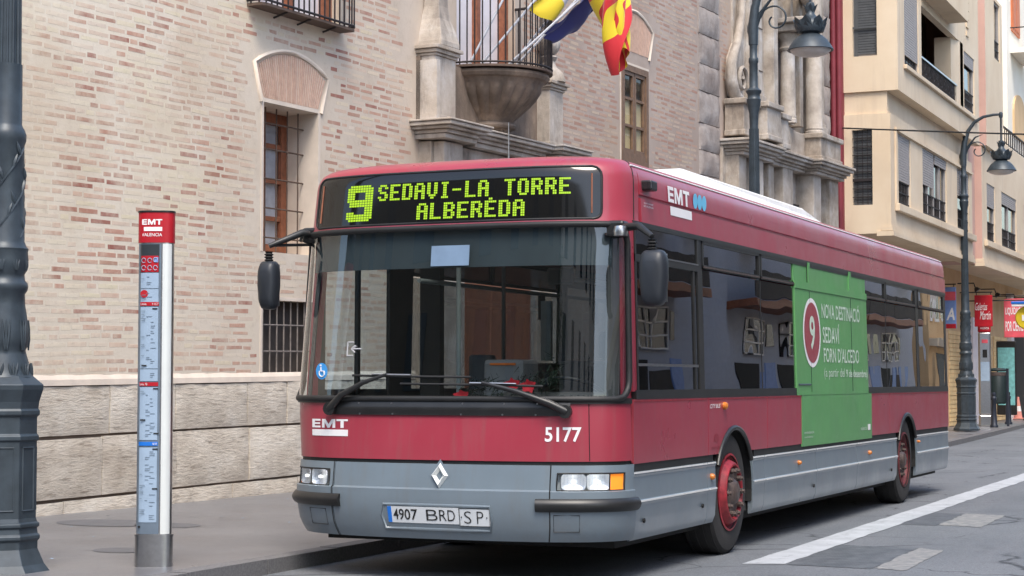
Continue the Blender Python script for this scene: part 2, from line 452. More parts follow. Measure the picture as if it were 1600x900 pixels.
def text_geo(txt, bold=0.0, shear=0.0, space=1.0):
    """flat outline of a text as (verts2d, faces), normalised to its own bounding box"""
    key = (txt, bold, shear, space)
    if key in _txt: return _txt[key]
    cu = bpy.data.curves.new('lettering', 'FONT'); cu.body = txt; cu.offset = bold; cu.shear = shear; cu.resolution_u = 3; cu.space_character = space
    ob = bpy.data.objects.new('lettering', cu); COL.objects.link(ob)
    dg = bpy.context.evaluated_depsgraph_get(); dg.update()
    me = bpy.data.meshes.new_from_object(ob.evaluated_get(dg))
    vs = [(v.co.x, v.co.y) for v in me.vertices]; fs = [tuple(p.vertices) for p in me.polygons]
    bpy.data.objects.remove(ob); bpy.data.meshes.remove(me); bpy.data.curves.remove(cu)
    x0 = min(v[0] for v in vs); x1 = max(v[0] for v in vs); y0 = min(v[1] for v in vs); y1 = max(v[1] for v in vs)
    vs = [((a - x0) / (x1 - x0), (b - y0) / (y1 - y0)) for a, b in vs]
    _txt[key] = (vs, fs); return _txt[key]
def text(mb, txt, fn, bold=0.0, shear=0.0, space=1.0):
    """fn(u,v) maps the unit box of the word into space"""
    vs, fs = text_geo(txt, bold, shear, space)
    mb.add([fn(a, b) for a, b in vs], fs); return mb
def block_emt(mb, fn):
    """heavy wide capitals E, M, T drawn as blocks in a unit box"""
    R = lambda a, b, c, d: mb.add([fn(a, c), fn(b, c), fn(b, d), fn(a, d)], [(0, 1, 2, 3)])
    P = lambda *q: mb.add([fn(a, b) for a, b in q], [tuple(range(len(q)))])
    R(0, .085, 0, 1); R(.085, .255, .78, 1); R(.085, .24, .4, .6); R(.085, .255, 0, .22)
    R(.30, .375, 0, 1); R(.595, .67, 0, 1); P((.375, 1), (.375, .62), (.455, 0), (.485, 0), (.485, .42), (.40, 1)); P((.595, 1), (.57, 1), (.485, .42), (.485, 0), (.515, 0), (.595, .62))
    R(.70, 1, .78, 1); R(.81, .895, 0, .78)
    return mb
def lerp(a, b, t): return a + (b - a) * t
def table(z, T):
    if z <= T[0][0]: return T[0][1]
    for (a, b), (c, d) in zip(T, T[1:]):
        if z <= c: return b + (d - b) * (z - a) / (c - a)
    return T[-1][1]

# ================================================================== GROUND
def ground():
    mb = MB(); mb.quad((-400, -400, -.02), (400, -400, -.02), (400, 700, -.02), (-400, 700, -.02))
    tag(mb.build('ground', 'asphalt'), kind='structure')
    kp = [(-1.27, -60), (-1.27, 14), (-1.32, 20), (-1.56, 27.5), (-2.0, 36), (-2.4, 43), (-2.9, 52), (-4.5, 75), (-7, 110)]
    rx = 8.2
    mb = MB(); n = len(kp)
    mb.add([(x, y, 0) for x, y in kp] + [(rx, y, 0) for x, y in kp], [(i, i + n, i + n + 1, i + 1) for i in range(n - 1)])
    tag(mb.build('road', 'asphalt'), kind='structure')
    # pavement surface and kerb stones on the palace side
    kw = .16
    mb = MB()
    mb.add([(x - kw, y, .1) for x, y in kp] + [(-5.9 if y < 24 else -14, y, .12) for x, y in kp], [(i, i + 1, i + 1 + n, i + n) for i in range(n - 1)])
    pv = tag(mb.build('pavement', 'pavement_stone'), kind='structure')
    ke = tag(empty('kerb'), kind='structure')
    base = None
    for (xa, ya), (xb, yb) in zip(kp, kp[1:]):
        L = sqrt((xb - xa) ** 2 + (yb - ya) ** 2); k = max(1, round(L / 1.0))
        for i in range(k):
            y = lerp(ya, yb, i / k)
            if y < -8 or y > 52: continue
            if base is None:
                m = MB(); m.box(-kw, 0, .008, .992, -.05, .106); base = m.mesh('kerb_stone', 'kerb_granite')
            o = bpy.data.objects.new('kerb_stone', base); COL.objects.link(o); o.parent = ke
            o.location = (lerp(xa, xb, i / k), y, random.uniform(-.003, .003)); o.rotation_euler = (0, 0, -atan2(xb - xa, yb - ya)); o.scale = (1, L / k, 1)
    m = MB(); m.box(rx, rx + 3.3, -60, 110, -.05, .12); tag(m.build('pavement', 'pavement_stone'), kind='structure')
    # worn white lane line, drain plates and repair strips in the asphalt
    m = MB(); rnd = random.Random(3); N = 260
    L = []; R = []
    for i in range(N + 1):
        y = 2.02 + i * .25
        xl = 1.55 - .0055 * (y - 2); L.append((xl + rnd.uniform(-.008, .008), y)); R.append((xl + .29 + rnd.uniform(-.012, .012), y + (.12 if i == 0 else 0)))
    m.add([(x, y, .004) for x, y in L] + [(x, y, .004) for x, y in R], [(i, i + N + 1, i + N + 2, i + 1) for i in range(N)])
    tag(m.build('lane_line', 'road_white'), kind='structure')
    for (x0, x1, y0, y1, xs) in ((1.86, 2.5, 2.1, 3.84, 2.74), (1.66, 2.16, 6.3, 7.95, 2.58)):
        def ragged(P, z, amp, mat, nm):
            Q = []
            for (ax, ay), (bx, by) in zip(P, P[1:] + P[:1]):
                for k in range(14): Q.append((lerp(ax, bx, k / 14) + rnd.uniform(-amp, amp), lerp(ay, by, k / 14) + rnd.uniform(-amp, amp) * 2, z))
            m = MB(); m.add(Q, [tuple(range(len(Q)))]); tag(m.build(nm, mat), kind='structure')
        ragged([(x0, y0), (x1, y0 - .05), (x1 - .02, y1), (x0 - .03, y1)], .003, .008, 'metal_plate', 'drain_plate')
        ragged([(x1 + .005, y0 + .02), (xs, y0 - .1), (xs - .03, y1 - .15), (x1 - .015, y1)], .0035, .016, 'patch_concrete', 'repair_strip')
    # dark round covers and gum-dark patches let into the pavement
    for (x, y, rx_, ry_) in ((-2.6, .15, .22, .2), (-3.6, 2.2, .3, .25), (-2.1, 5.2, .45, .3), (-4.2, 2.2, .5, .35)):
        m = MB(); m.add([(x + rx_ * cos(a * pi / 12), y + ry_ * sin(a * pi / 12), .1035 + .02 * (-(x + rx_ * cos(a * pi / 12)) - 1.43) / 4.47) for a in range(24)], [tuple(range(24))])
        tag(m.build('pavement_cover', 'patch_dark'), kind='structure')
    m = MB(); rnd = random.Random(11)
    for i in range(46):
        x = rnd.uniform(-5.0, -1.5); y = rnd.uniform(-1.2, 6.5); r = rnd.uniform(.008, .024); a = rnd.uniform(0, 6.28)
        m.add([(x + r * cos(a + k * 1.57) * (1 if k % 2 else .6), y + r * sin(a + k * 1.57), .113 + .02 * (x < -4) + rnd.uniform(.004, .012)) for k in range(4)], [(0, 1, 2, 3)])
    tag(m.build('litter_scraps', 'paper'), label='pale scraps of litter scattered over the grey pavement', cat='litter', kind='stuff')
ground()

# ================================================================== THE BUS
HW = [(0, 1.2), (.28, 1.2), (.36, 1.235), (.5, 1.25), (1.2, 1.25), (2.42, 1.225), (2.74, 1.21), (2.8, 1.19), (2.84, 1.16), (2.87, 1.1), (2.885, 1.0)]
FS = [(0, .1), (.28, .07), (.36, .03), (.5, 0), (.65, 0), (.8, .02), (1.2, .05), (2.38, .19), (2.76, .235), (2.82, .26), (2.86, .32), (2.885, .44)]
def plan(q, z, off=0.0):
    """point on the bus nose: q -1 (kerb side) .. 1 (road side), z height, off = outward offset"""
    n = table(z, [(.8, 2.7), (1.25, 3.15)]); Lc = table(z, [(.8, .55), (1.25, .5)])
    def P(q):
        th = max(-1, min(1, q)) * pi / 2; s = sin(abs(th)); c = max(cos(th), 0)
        return copysign(table(z, HW) * s ** (2 / n), q), table(z, FS) + Lc * (1 - c ** (2 / n))
    x, y = P(q)
    if off:
        e = 1e-3; qa, qb = (q - e, q + e) if abs(q) < 1 - e else ((q - 2 * e, q) if q > 0 else (q, q + 2 * e))
        a, b = P(qa), P(qb); tx, ty = b[0] - a[0], b[1] - a[1]; L = sqrt(tx * tx + ty * ty) or 1
        x += ty / L * off; y -= tx / L * off
    return (x, y, z)
def qx(x, z):
    """nose parameter of the point at lateral position x, height z"""
    n = table(z, [(.8, 2.7), (1.25, 3.15)]); return copysign(math.asin(min(1, (abs(x) / table(z, HW)) ** (n / 2))) * 2 / pi, x)
def nose(q0, q1, zs, off=0.0, th=.02, nq=24, qfun=None):
    """closed shell on the nose between q0..q1 through the heights zs"""
    m = MB(); nv = len(zs) - 1
    def f(u, v, o):
        z = zs[round(v * nv)]; a, b = (q0, q1) if qfun is None else qfun(z)
        oo = off(z) if callable(off) else off
        return plan(lerp(a, b, u), z, oo + o)
    return m.slab(lambda u, v: f(u, v, 0), lambda u, v: f(u, v, -th), nq, nv)
def zr(a, b, n): return [lerp(a, b, i / n) for i in range(n + 1)]
def flank(poly, o0, o1, side=1):
    """prism on the bus side: polygon in (y,z), from outward offset o0 to o1"""
    m = MB()
    return m.prism(poly, lambda y, z: (side * (table(z, HW) + o0), y, z), lambda y, z: (side * (table(z, HW) + o1), y, z))
def rect(y0, y1, z0, z1, zmid=()):
    zz = [z for z in zmid if z0 < z < z1]
    return [(y0, z0), (y1, z0)] + [(y1, z) for z in zz] + [(y1, z1), (y0, z1)] + [(y0, z) for z in reversed(zz)]
def arch(y0, y1, z0, z1, yc, zc, r):
    """rectangle with a round wheel arch cut out of its lower edge"""
    if z0 >= zc + r: return rect(y0, y1, z0, z1)
    h = sqrt(r * r - (z0 - zc) ** 2); P = []
    a0 = atan2(z0 - zc, -h); a1 = atan2(z0 - zc, h)
    if y0 < yc - h: P += [(y0, z0)]
    P += [(yc + r * cos(lerp(a0, a1, i / 16)), zc + r * sin(lerp(a0, a1, i / 16))) for i in range(17)]
    if y1 > yc + h: P += [(y1, z0)]
    return [p for p in P if y0 - 1e-6 <= p[0] <= y1 + 1e-6] + [(y1, z1), (y0, z1)]

FONT = {'S': '011110 110011 110000 011110 000011 110011 011110', 'E': '111111 110000 110000 111110 110000 110000 111111', 'D': '111110 110011 110011 110011 110011 110011 111110',
        'A': '011110 110011 110011 111111 110011 110011 110011', 'V': '110011 110011 110011 110011 110011 011110 001100', 'I': '011110 001100 001100 001100 001100 001100 011110',
        '-': '000000 000000 000000 111110 000000 000000 000000', 'L': '110000 110000 110000 110000 110000 110000 111111', 'T': '111111 001100 001100 001100 001100 001100 001100',
        'O': '011110 110011 110011 110011 110011 110011 011110', 'R': '111110 110011 110011 111110 110110 110011 110011', 'B': '111110 110011 110011 111110 110011 110011 111110',
        'È': '111111 110000 110000 111110 110000 110000 111111', ' ': '000000 000000 000000 000000 000000 000000 000000'}

def wheel(x, y, parent, side, front=True):
    e = empty('wheel', (x, y, .48), parent=parent)
    s = side
    prof = [(.285, -.13), (.30, -.135), (.40, -.14), (.45, -.13), (.474, -.1), (.48, -.06), (.48, .06), (.474, .1), (.45, .13), (.40, .14), (.30, .135), (.285, .13)]
    m = MB(); m.lathe([(r, s * (z - .14)) for r, z in prof], 56, axis='X', cap=False)
    # tread grooves
    m.build('tyre', 'tyre', e, smooth=35)
    m = MB()
    for k in range(4): m.lathe([(.4795, s * (-.24 + k * .065)), (.4825, s * (-.238 + k * .065)), (.4825, s * (-.222 + k * .065)), (.4795, s * (-.22 + k * .065))], 56, axis='X', cap=False)
    m.build('tread_rib', 'tyre', e, smooth=30)
    prof = [(.286, .01), (.302, .004), (.303, -.008), (.290, -.014), (.280, -.03), (.272, -.075), (.255, -.1), (.235, -.105), (.232, -.14), (.0, -.14)]
    if front: prof = [(.286, .008), (.303, .004), (.292, -.012), (.284, -.03), (.272, -.034), (.256, -.012), (.236, .026), (.222, .042), (.21, .044), (.203, .036), (.198, .014)]
    m = MB(); m.lathe([(r, s * z) for r, z in prof], 48, axis='X', cap=False); m.build('rim', 'rim_red' if front else 'rim_dull', e, smooth=35)
    hz = .075 if front else 0
    m = MB(); m.lathe([(r_, s * (z_ + hz)) for r_, z_ in ((.199, -.062), (.19, -.055), (.14, -.05), (.115, -.055), (.1, -.04), (.085, -.02), (.07, -.01), (0, -.008))], 32, axis='X') if front else m.lathe([(.0, s * -.12), (.231, s * -.118), (.215, s * -.075), (.2, s * -.045), (.14, s * -.045), (.115, s * -.05), (.09, s * -.03), (.08, s * .0), (.066, s * .012), (0, s * .015)], 32, axis='X'); m.build('hub', 'hub_grey', e, smooth=40)
    for k in range(10):
        a = 2 * pi * k / 10
        m = MB(); m.lathe([(r_, s * (z_ + hz)) for r_, z_ in ((.024, -.055), (.024, -.024), (.016, -.02), (.016, -.004), (.01, -.002))], 6, c=(0, .172 * cos(a), .172 * sin(a)), axis='X'); m.build('wheel_nut', 'hub_grey', e)
    m = MB()
    for k in range(10):
        a = 2 * pi * (k + .5) / 10
        m.lathe([(.014, s * -.108), (.012, s * -.098)], 10, c=(s * (.06 if front else 0), .245 * cos(a), .245 * sin(a)), axis='X')
    m.build('vent_hole', 'dark_void', e, kind='stuff')
    return e

def bus():
    B = tag(empty('city_bus'), 'long red and grey city bus standing at the kerb with number 9 on its display', 'bus')
    # ---------------- nose: lower red panel, bumper
    qs = .955
    nose(-qs, qs, [.815, .9, 1.0, 1.1, 1.215], nq=40).build('front_panel', 'bus_red', B, smooth=40)
    for x_ in (1.06,):
        m = MB(); m.tube([plan(qx(x_, z), z, .0005) for z in (.82, .95, 1.08, 1.2)], .003, 5); m.build('panel_seam', 'black_rubber', B)
    nose(-.95, .95, [.785, .83], -.012, nq=36).build('bumper_gap', 'black_rubber', B)
    bo = lambda z: .022 if z < .619 else (.007 if z < .66 else .004)
    zb = [.285, .3, .33, .38, .45, .52, .58, .612, .618, .63, .66, .72, .77, .79]
    nose(-.352, .384, zb, bo, .03, 20).build('bumper', 'bus_grey', B, smooth=28)
    for s, qa in ((1, .39), (-1, .358)):
        # corner piece with an opening for the lamp cluster
        hq0, hq1, hz0, hz1 = (qa + .028, .868, .625, .738)
        def seg(q0, q1, zs): return nose(s * q0, s * q1, zs, bo, .03, 14)
        c = MB()
        for q0, q1, zs in ((qa, .975, [z for z in zb if z <= .618] + [hz0]), (qa, hq0, [hz0, .66, .7, hz1]), (hq1, .975, [hz0, .66, .7, hz1]), (qa, .975, [hz1, .77, .79])):
            g = seg(q0, q1, zs); c.add(g.v, g.f)
        cp = c.build('bumper_corner', 'bus_grey', B, smooth=28)
        hl = empty('headlight', parent=B)
        nose(s * hq0, s * hq1, [hz0 - .002, .66, .7, hz1 + .002], -.045, .02, 12).build('lamp_housing', 'silver_paint', hl, smooth=40)
        iq = lerp(hq0, hq1, .70)
        for k, qq in enumerate((lerp(hq0, iq, .27), lerp(hq0, iq, .76))):
            p = Vector(plan(s * qq, .682, -.022)); n = Vector(plan(s * qq, .682, .05)) - p; n.normalize()
            rt = n.cross(Vector((0, 0, 1))).normalized()
            m = MB(); R = .06
            for j, (ra, da) in enumerate(((1, 0), (.7, -.018), (.35, -.026))):
                pass
            prof = [(R, .008), (R * .96, .012), (R * .8, -.008), (R * .45, -.02), (.0001, -.022)]
            vs = []; fs = []
            for r, d in prof:
                for a in range(20): ca, sa = cos(a * pi / 10), sin(a * pi / 10); vs.append(p + rt * (r * 1.42 * copysign(abs(ca) ** .4, ca)) + Vector((0, 0, 1)) * (r * .95 * copysign(abs(sa) ** .45, sa)) + n * d)
            for i in range(len(prof) - 1):
                for a in range(20): fs.append((i * 20 + a, i * 20 + (a + 1) % 20, (i + 1) * 20 + (a + 1) % 20, (i + 1) * 20 + a))
            m.add(vs, fs); m.build('reflector', 'reflector', hl, smooth=50)
            m = MB(); m.lathe([(.0, -.014), (.016, -.008), (.016, .006), (0, .012)], 10, c=tuple(p + n * .0)); m.build('bulb', 'head_lit', hl, smooth=60)
        nose(s * (iq + .008), s * hq1, zr(hz0 + .004, hz1 - .004, 3), -.008, .012, 8).build('indicator_lens', 'amber_lit', hl, smooth=40)
        nose(s * hq0, s * iq, zr(hz0 + .002, hz1 - .002, 3), -.002, .004, 10).build('lens', 'lens_glass', hl, smooth=40)
        m = MB()
        for t_ in [x * .055 - .12 for x in range(16)]: m.tube([plan(s * lerp(hq0, iq, .18 + t_), z, .0) for z in (hz0 + .01, hz1 - .01)], .0015, 4)
        m.build('lens_rib', 'lens_glass', hl, kind='stuff')
        ring = [plan(s * lerp(hq0, hq1, i / 10), hz1, .002) for i in range(11)] + [plan(s * hq1, z, .002) for z in (.7, .66)] + [plan(s * lerp(hq1, hq0, i / 10), hz0, .004) for i in range(11)] + [plan(s * hq0, z, .002) for z in (.66, .7)]
        MB().tube(ring, .006, 6, closed=True).build('lamp_seal', 'black_rubber', hl, smooth=60)
        MB().tube([plan(s * iq, z, .001) for z in (hz0, .68, hz1)], .005, 5).build('lamp_divider', 'black_rubber', hl)
        # black rubber buffer
        r0 = .325 if s > 0 else .31
        nose(s * r0, s * .985, [.487, .495, .51, .53, .55, .566, .573], lambda z: .03 + .026 * (1 - ((z - .53) / .044) ** 2), .03, 26).build('rubber_buffer', 'black_plastic', B, smooth=60)
        sq = [(.405, .465), (.535, .465), (.535, .355), (.405, .355)]
        MB().tube([plan(s * q, z, .0225) for q, z in sq], .003, 4, closed=True).build('tow_cover_seam', 'black_rubber', B)
        MB().tube([plan(s * qa - .003, z, bo(z) + .0005) for z in zb], .0035, 5).build('bumper_seam', 'black_rubber', B)
    # number plate in its recess, square second plate
    a, b = -.122, .16
    fr = [plan(lerp(-.118, .15, i / 6), .515, .019) for i in range(7)] + [plan(.158, .43, .019)] + [plan(lerp(.15, -.118, i / 6), .352, .019) for i in range(7)] + [plan(-.126, .44, .019)]
    MB().tube(fr, .012, 6, closed=True).build('plate_recess', 'bus_grey', B, smooth=60)
    pl = nose(-.105, .0555, [.392, .44, .502], .026, .006, 8).build('number_plate', 'plate_white', B)
    nose(-.1045, -.092, [.393, .44, .501], .0275, .004, 3).build('country_band', 'plate_blue', pl)
    def nf(q0, q1, z0, z1, off): return lambda u, v: plan(lerp(q0, q1, u), lerp(z0, z1, v), off)
    def nx(x0, x1, z0, z1, off): return lambda u, v: plan(qx(lerp(x0, x1, u), lerp(z0, z1, v)), lerp(z0, z1, v), off)
    m = MB(); text(m, '4907', nf(-.086, -.021, .412, .486, .0285), .01); m.build('plate_lettering', 'black_ink', pl); m = MB(); text(m, 'BRD', nf(-.005, .046, .412, .486, .0285), -.004); m.build('plate_lettering', 'black_ink', pl)
    p2 = nose(.058, .151, [.382, .44, .5], .028, .006, 6).build('number_plate', 'plate_white', B, label='small square white plate with thin letters')
    m = MB(); text(m, 'S', nf(.071, .092, .4, .482, .0305), -.012); m.build('plate_lettering', 'black_ink', p2); m = MB(); text(m, 'P', nf(.109, .13, .4, .482, .0305), -.012); m.build('plate_lettering', 'black_ink', p2); m = MB()
    for q in (.0635, .1415): m.tube([plan(q, .442, .028), plan(q, .442, .0315)], .0045, 8)
    m.tube([plan(q, z, .0285) for q, z in ((.0588, .383), (.1502, .383), (.1502, .499), (.0588, .499))], .0022, 4, closed=True)
    m.build('plate_border', 'black_ink', p2)
    # diamond badge
    def dia(k): return [(0, .088 * k), (.064 * k, 0), (0, -.088 * k), (-.064 * k, 0)]
    m = MB(); o = dia(1); i_ = dia(.36); cx, cz = .055, .713
    P = lambda p, d: (cx + p[0], plan(.013, cz + p[1])[1] - d, cz + p[1])
    md = dia(.7)
    vs = [P(p, .004) for p in o] + [P(p, .028) for p in md] + [P(p, .006) for p in i_]
    fs = []
    for k in range(4):
        j = (k + 1) % 4; fs += [(k, j, 4 + j, 4 + k), (4 + k, 4 + j, 8 + j, 8 + k)]
    m.add(vs, fs); m.build('badge', 'silver_paint', B)
    m = MB(); m.add([P(p, .0055) for p in dia(1.25)], [(0, 1, 2, 3)]); m.build('badge_backing', 'bus_grey', B)
    # ---------------- lettering on the nose
    m = MB(); block_emt(m, nx(-1.01, -.68, 1.022, 1.082, .003)); m.build('operator_logo', 'white_vinyl', B); m = MB()
    m.slab(nx(-1.01, -.68, .966, 1.01, .003), nx(-1.01, -.68, .966, 1.01, .0), 10, 2); m.build('logo_bar', 'white_vinyl', B)
    m = MB(); text(m, '5177', nx(.785, 1.015, .945, 1.042, .003), .02); m.build('fleet_number', 'white_vinyl', B)
    # ---------------- cowl with the wiper spindles
    nose(-.36, .452, [1.115, 1.13, 1.15, 1.175, 1.2, 1.215], lambda z: .012 + .014 * (1.13 < z < 1.19), .02, 24).build('wiper_cowl', 'black_plastic', B, smooth=40)
    for q in (-.2, -.08, .04, .16, .29):
        for z in (1.122, 1.195):
            m = MB(); p = plan(q, z, .014); m.lathe([(.006, -.004), (.006, .003), (.002, .005)], 8, c=p, axis='Y'); m.build('cowl_screw', 'steel', B)
    nose(-.955, .955, [1.195, 1.21, 1.232], .012, .03, 44).build('windscreen_sill', 'black_plastic', B, smooth=50)
    # ---------------- windscreen, its seal, roller blind, stickers
    z0, z1 = 1.225, 2.395
    def qf(z):
        d = min(z - z0, z1 - z); r = .13
        k = 0 if d > r else r - sqrt(max(r * r - (r - d) ** 2, 0))
        q1 = .935 - .07 * (z - z0) / (z1 - z0)
        return -(q1 - k * 1.1), q1 - k * 1.1
    zz = [z0, z0 + .012, z0 + .035, z0 + .07, z0 + .12] + zr(z0 + .2, z1 - .2, 7) + [z1 - .12, z1 - .07, z1 - .035, z1 - .012, z1]
    ws = MB(); ws.grid(lambda u, v: plan(lerp(*qf(zz[round(v * (len(zz) - 1))]), u), zz[round(v * (len(zz) - 1))], .004), 64, len(zz) - 1)
    ws.build('windscreen', 'windscreen_glass', B, smooth=60)
    edge = [plan(qf(z)[1], z, .006) for z in zz] ; edge2 = [plan(qf(z)[0], z, .006) for z in reversed(zz)]
    top = [plan(lerp(qf(z1)[1], qf(z1)[0], i / 30), z1, .006) for i in range(1, 30)]; bot = [plan(lerp(qf(z0)[0], qf(z0)[1], i / 30), z0, .006) for i in range(1, 30)]
    MB().tube(edge + top + edge2 + bot, .022, 8, closed=True).build('windscreen_seal', 'black_rubber', B, smooth=60)
    for s in (1, -1):
        nose(0, 1, zr(1.2, 2.44, 8), -.03, .02, 10, qfun=lambda z: (s * (.912 - .07 * (z - 1.225) / 1.17), s * 1.0)).build('corner_pillar', 'bus_red', B, smooth=40)
        nose(s * .72, s * .90, zr(1.22, 2.42, 8), -.055, .02, 8).build('inner_pillar', 'interior_dark', B, smooth=40)
    nose(-.74, .74, zr(2.12, 2.38, 4), -.035, .01, 30).build('sun_blind', 'roller_blind', B, smooth=50)
    nose(-.01, .036, [2.13, 2.2, 2.27], .010, .003, 4).build('notice_card', 'notice_blue', B)
    def disc(q, z, r, off, mat, nm, par, n=20):
        p = Vector(plan(q, z, off)); e = Vector(plan(q + .01, z, off)) - p; e.normalize()
        m = MB(); m.add([p + e * (r * cos(2 * pi * k / n)) + Vector((0, 0, 1)) * (r * sin(2 * pi * k / n)) for k in range(n)], [tuple(range(n))]); return m.build(nm, mat, par), p, e
    st, p, e = disc(-.43, 1.415, .058, .012, 'blue_vinyl', 'access_sticker', B)
    m = MB(); Z = Vector((0, 0, 1)); nrm = e.cross(Z) * .003
    if nrm.y > 0: nrm = -nrm
    arc = [p + e * (.026 * cos(a) + .004) + Z * (.026 * sin(a) - .012) + nrm for a in [radians(x) for x in range(150, 400, 20)]]
    m.tube(arc, .0042, 5); m.tube([p - e * .006 + Z * .03 + nrm, p - e * .004 + nrm, p + e * .02 + nrm, p + e * .03 - Z * .025 + nrm], .0042, 5); m.tube([p - e * .008 + Z * .036 + nrm, p - e * .008 + Z * .046 + nrm], .007, 6)
    m.build('wheelchair_symbol', 'white_vinyl', st)
    m = MB(); T = lambda u, v: Vector(plan(-.27 + u * .001 * 68, 1.52 + v * .1, .012))
    def bar(m, a, b, r=.0055): m.tube([T(*a), T(*b)], r, 5)
    for a, b in (((.45, .95), (0, .95)), ((0, .95), (0, .02)), ((0, .02), (.45, .02)), ((.3, .48), (1, .48)), ((.3, .48), (.58, .72)), ((.3, .48), (.58, .24)), ((.42, .48), (.62, .68))): bar(m, a, b)
    m.build('exit_symbol', 'grey_vinyl', B)
    # ---------------- wipers
    def wp(q, z, o): return Vector(plan(q, z, o))
    for pts, bl in ((((-.345, 1.155, .04), (-.265, 1.25, .06), (-.17, 1.335, .055), (-.09, 1.392, .045)), (-.23, .055, 1.385, 1.372)),
                    (((.435, 1.145, .04), (.35, 1.2, .06), (.2, 1.28, .055), (.088, 1.335, .045)), (-.055, .31, 1.327, 1.31))):
        e = empty('wiper', parent=B)
        MB().tube([wp(*p) for p in pts], [.03, .024, .017, .011], 8).build('wiper_arm', 'black_plastic', e, smooth=60)
        p = plan(pts[0][0], pts[0][1], .03); MB().lathe([(.045, -.03), (.045, .0), (.03, .025)], 14, c=p, axis='Y').build('spindle_cap', 'black_plastic', e, smooth=40)
        MB().tube([wp(lerp(bl[0], bl[1], i / 14), lerp(bl[2], bl[3], i / 14), .022) for i in range(15)], .009, 6).build('wiper_blade', 'black_rubber', e, smooth=60)
        MB().tube([wp(lerp(bl[0], bl[1], .3 + i * .1), lerp(bl[2], bl[3], .3 + i * .1) + .012, .036) for i in range(5)], .005, 5).build('blade_bridge', 'steel', e)
    # ---------------- destination hood
    zh = [2.405, 2.42, 2.45] + zr(2.52, 2.72, 3) + [2.76, 2.79, 2.82, 2.845, 2.865, 2.878, 2.885]
    nose(-1, 1, zh, lambda z: .008 if z < 2.43 else .0, .02, 56).build('display_hood', 'bus_red', B, smooth=60)
    nose(-.985, .985, [2.385, 2.412], -.01, .02, 44).build('hood_lip', 'black_plastic', B, smooth=60)
    dz0, dz1 = 2.432, 2.79
    def qd(z):
        d = min(z - dz0, dz1 - z); r = .06; k = 0 if d > r else r - sqrt(max(r * r - (r - d) ** 2, 0))
        return -(.635 - k), .622 - k
    zd = [dz0, dz0 + .008, dz0 + .02, dz0 + .04, dz0 + .07, 2.58, 2.66, dz1 - .07, dz1 - .04, dz1 - .02, dz1 - .008, dz1]
    dg = nose(-1, 1, zd, .006, .005, 40, qfun=qd).build('display_window', 'display_glass', B, smooth=60)
    edge = [plan(qd(z)[1], z, .005) for z in zd] + [plan(lerp(qd(dz1)[1], qd(dz1)[0], i / 24), dz1, .005) for i in range(1, 24)] + [plan(qd(z)[0], z, .005) for z in reversed(zd)] + [plan(lerp(qd(dz0)[0], qd(dz0)[1], i / 24), dz0, .005) for i in range(1, 24)]
    MB().tube(edge, .009, 6, closed=True).build('display_seal', 'black_rubber', B, smooth=60)
    for q in (-.57, .55): MB().tube([plan(q, z, .009) for z in (2.47, 2.6, 2.74)], .006, 4).build('display_edge_strip', 'window_wood', B)
    # dots: equal spacing measured along the curved window
    XS = [-.95 + .01 * i for i in range(191)]; S = []; acc = 0; pv = None
    for x_ in XS:
        p = plan(qx(x_, 2.58), 2.58, .008)
        if pv: acc += sqrt((p[0] - pv[0]) ** 2 + (p[1] - pv[1]) ** 2)
        S.append((x_, acc)); pv = p
    SX = [(b_, a_) for a_, b_ in S]
    def s_of_q(q): return table(plan(q, 2.58)[0], S)
    def q_of_s(s_): return qx(table(s_, SX), 2.58)
    dots = []
    def word(txt, q0, q1, z0, z1):
        s0, s1 = s_of_q(q0), s_of_q(q1); PT = 7.25; nc = len(txt) * PT - (PT - 6); px = (s1 - s0) / nc; pz = (z1 - z0) / 7
        for i, ch in enumerate(txt):
            if ch == 'È':
                for c in (2, 3): dots.append((s0 + (i * PT + c) * px, z1 + pz * .2, px, pz))
            for r, row in enumerate(FONT[ch].split()):
                for c, bit in enumerate(row):
                    if bit == '1': dots.append((s0 + (i * PT + c) * px, z1 - (r + 1) * pz, px, pz))
    word('SEDAVI-LA TORRE', -.177, .421, 2.6, 2.715)
    word('ALBERÈDA', -.043, .203, 2.457, 2.572)
    nine = ['0111111110', '1111111111', '1111111111', '1110000111', '1110000111', '1110000111', '1111111111', '0111111111', '0111111111', '0000000111', '0000000111', '1110000111', '1111111111', '1111111111', '0111111110']
    s0 = s_of_q(-.341); px = (s_of_q(-.199) - s0) / 10; pz = (2.72 - 2.462) / 15
    for r, row in enumerate(nine):
        for c, bit in enumerate(row):
            if bit == '1': dots.append((s0 + c * px, 2.72 - (r + 1) * pz, px, pz))
    m = MB()
    for s, z, a, b in dots:
        qa, qb = q_of_s(s + a * .08), q_of_s(s + a * .92)
        m.add([plan(qa, z + b * .1, .008), plan(qb, z + b * .1, .008), plan(qb, z + b * .9, .008), plan(qa, z + b * .9, .008)], [(0, 1, 2, 3)])
    m.build('display_dots', 'led_dot', B, kind='stuff')
    MB().lathe([(.018, 0), (.018, .02), (.006, .03), (.004, .34)], 8, c=(.1, 1.05, 2.885)).build('antenna', 'steel', B)
    # ---------------- flanks
    YE = 11.9; y0 = .52
    WY1, WY2, WR = 2.84, 9.42, .50
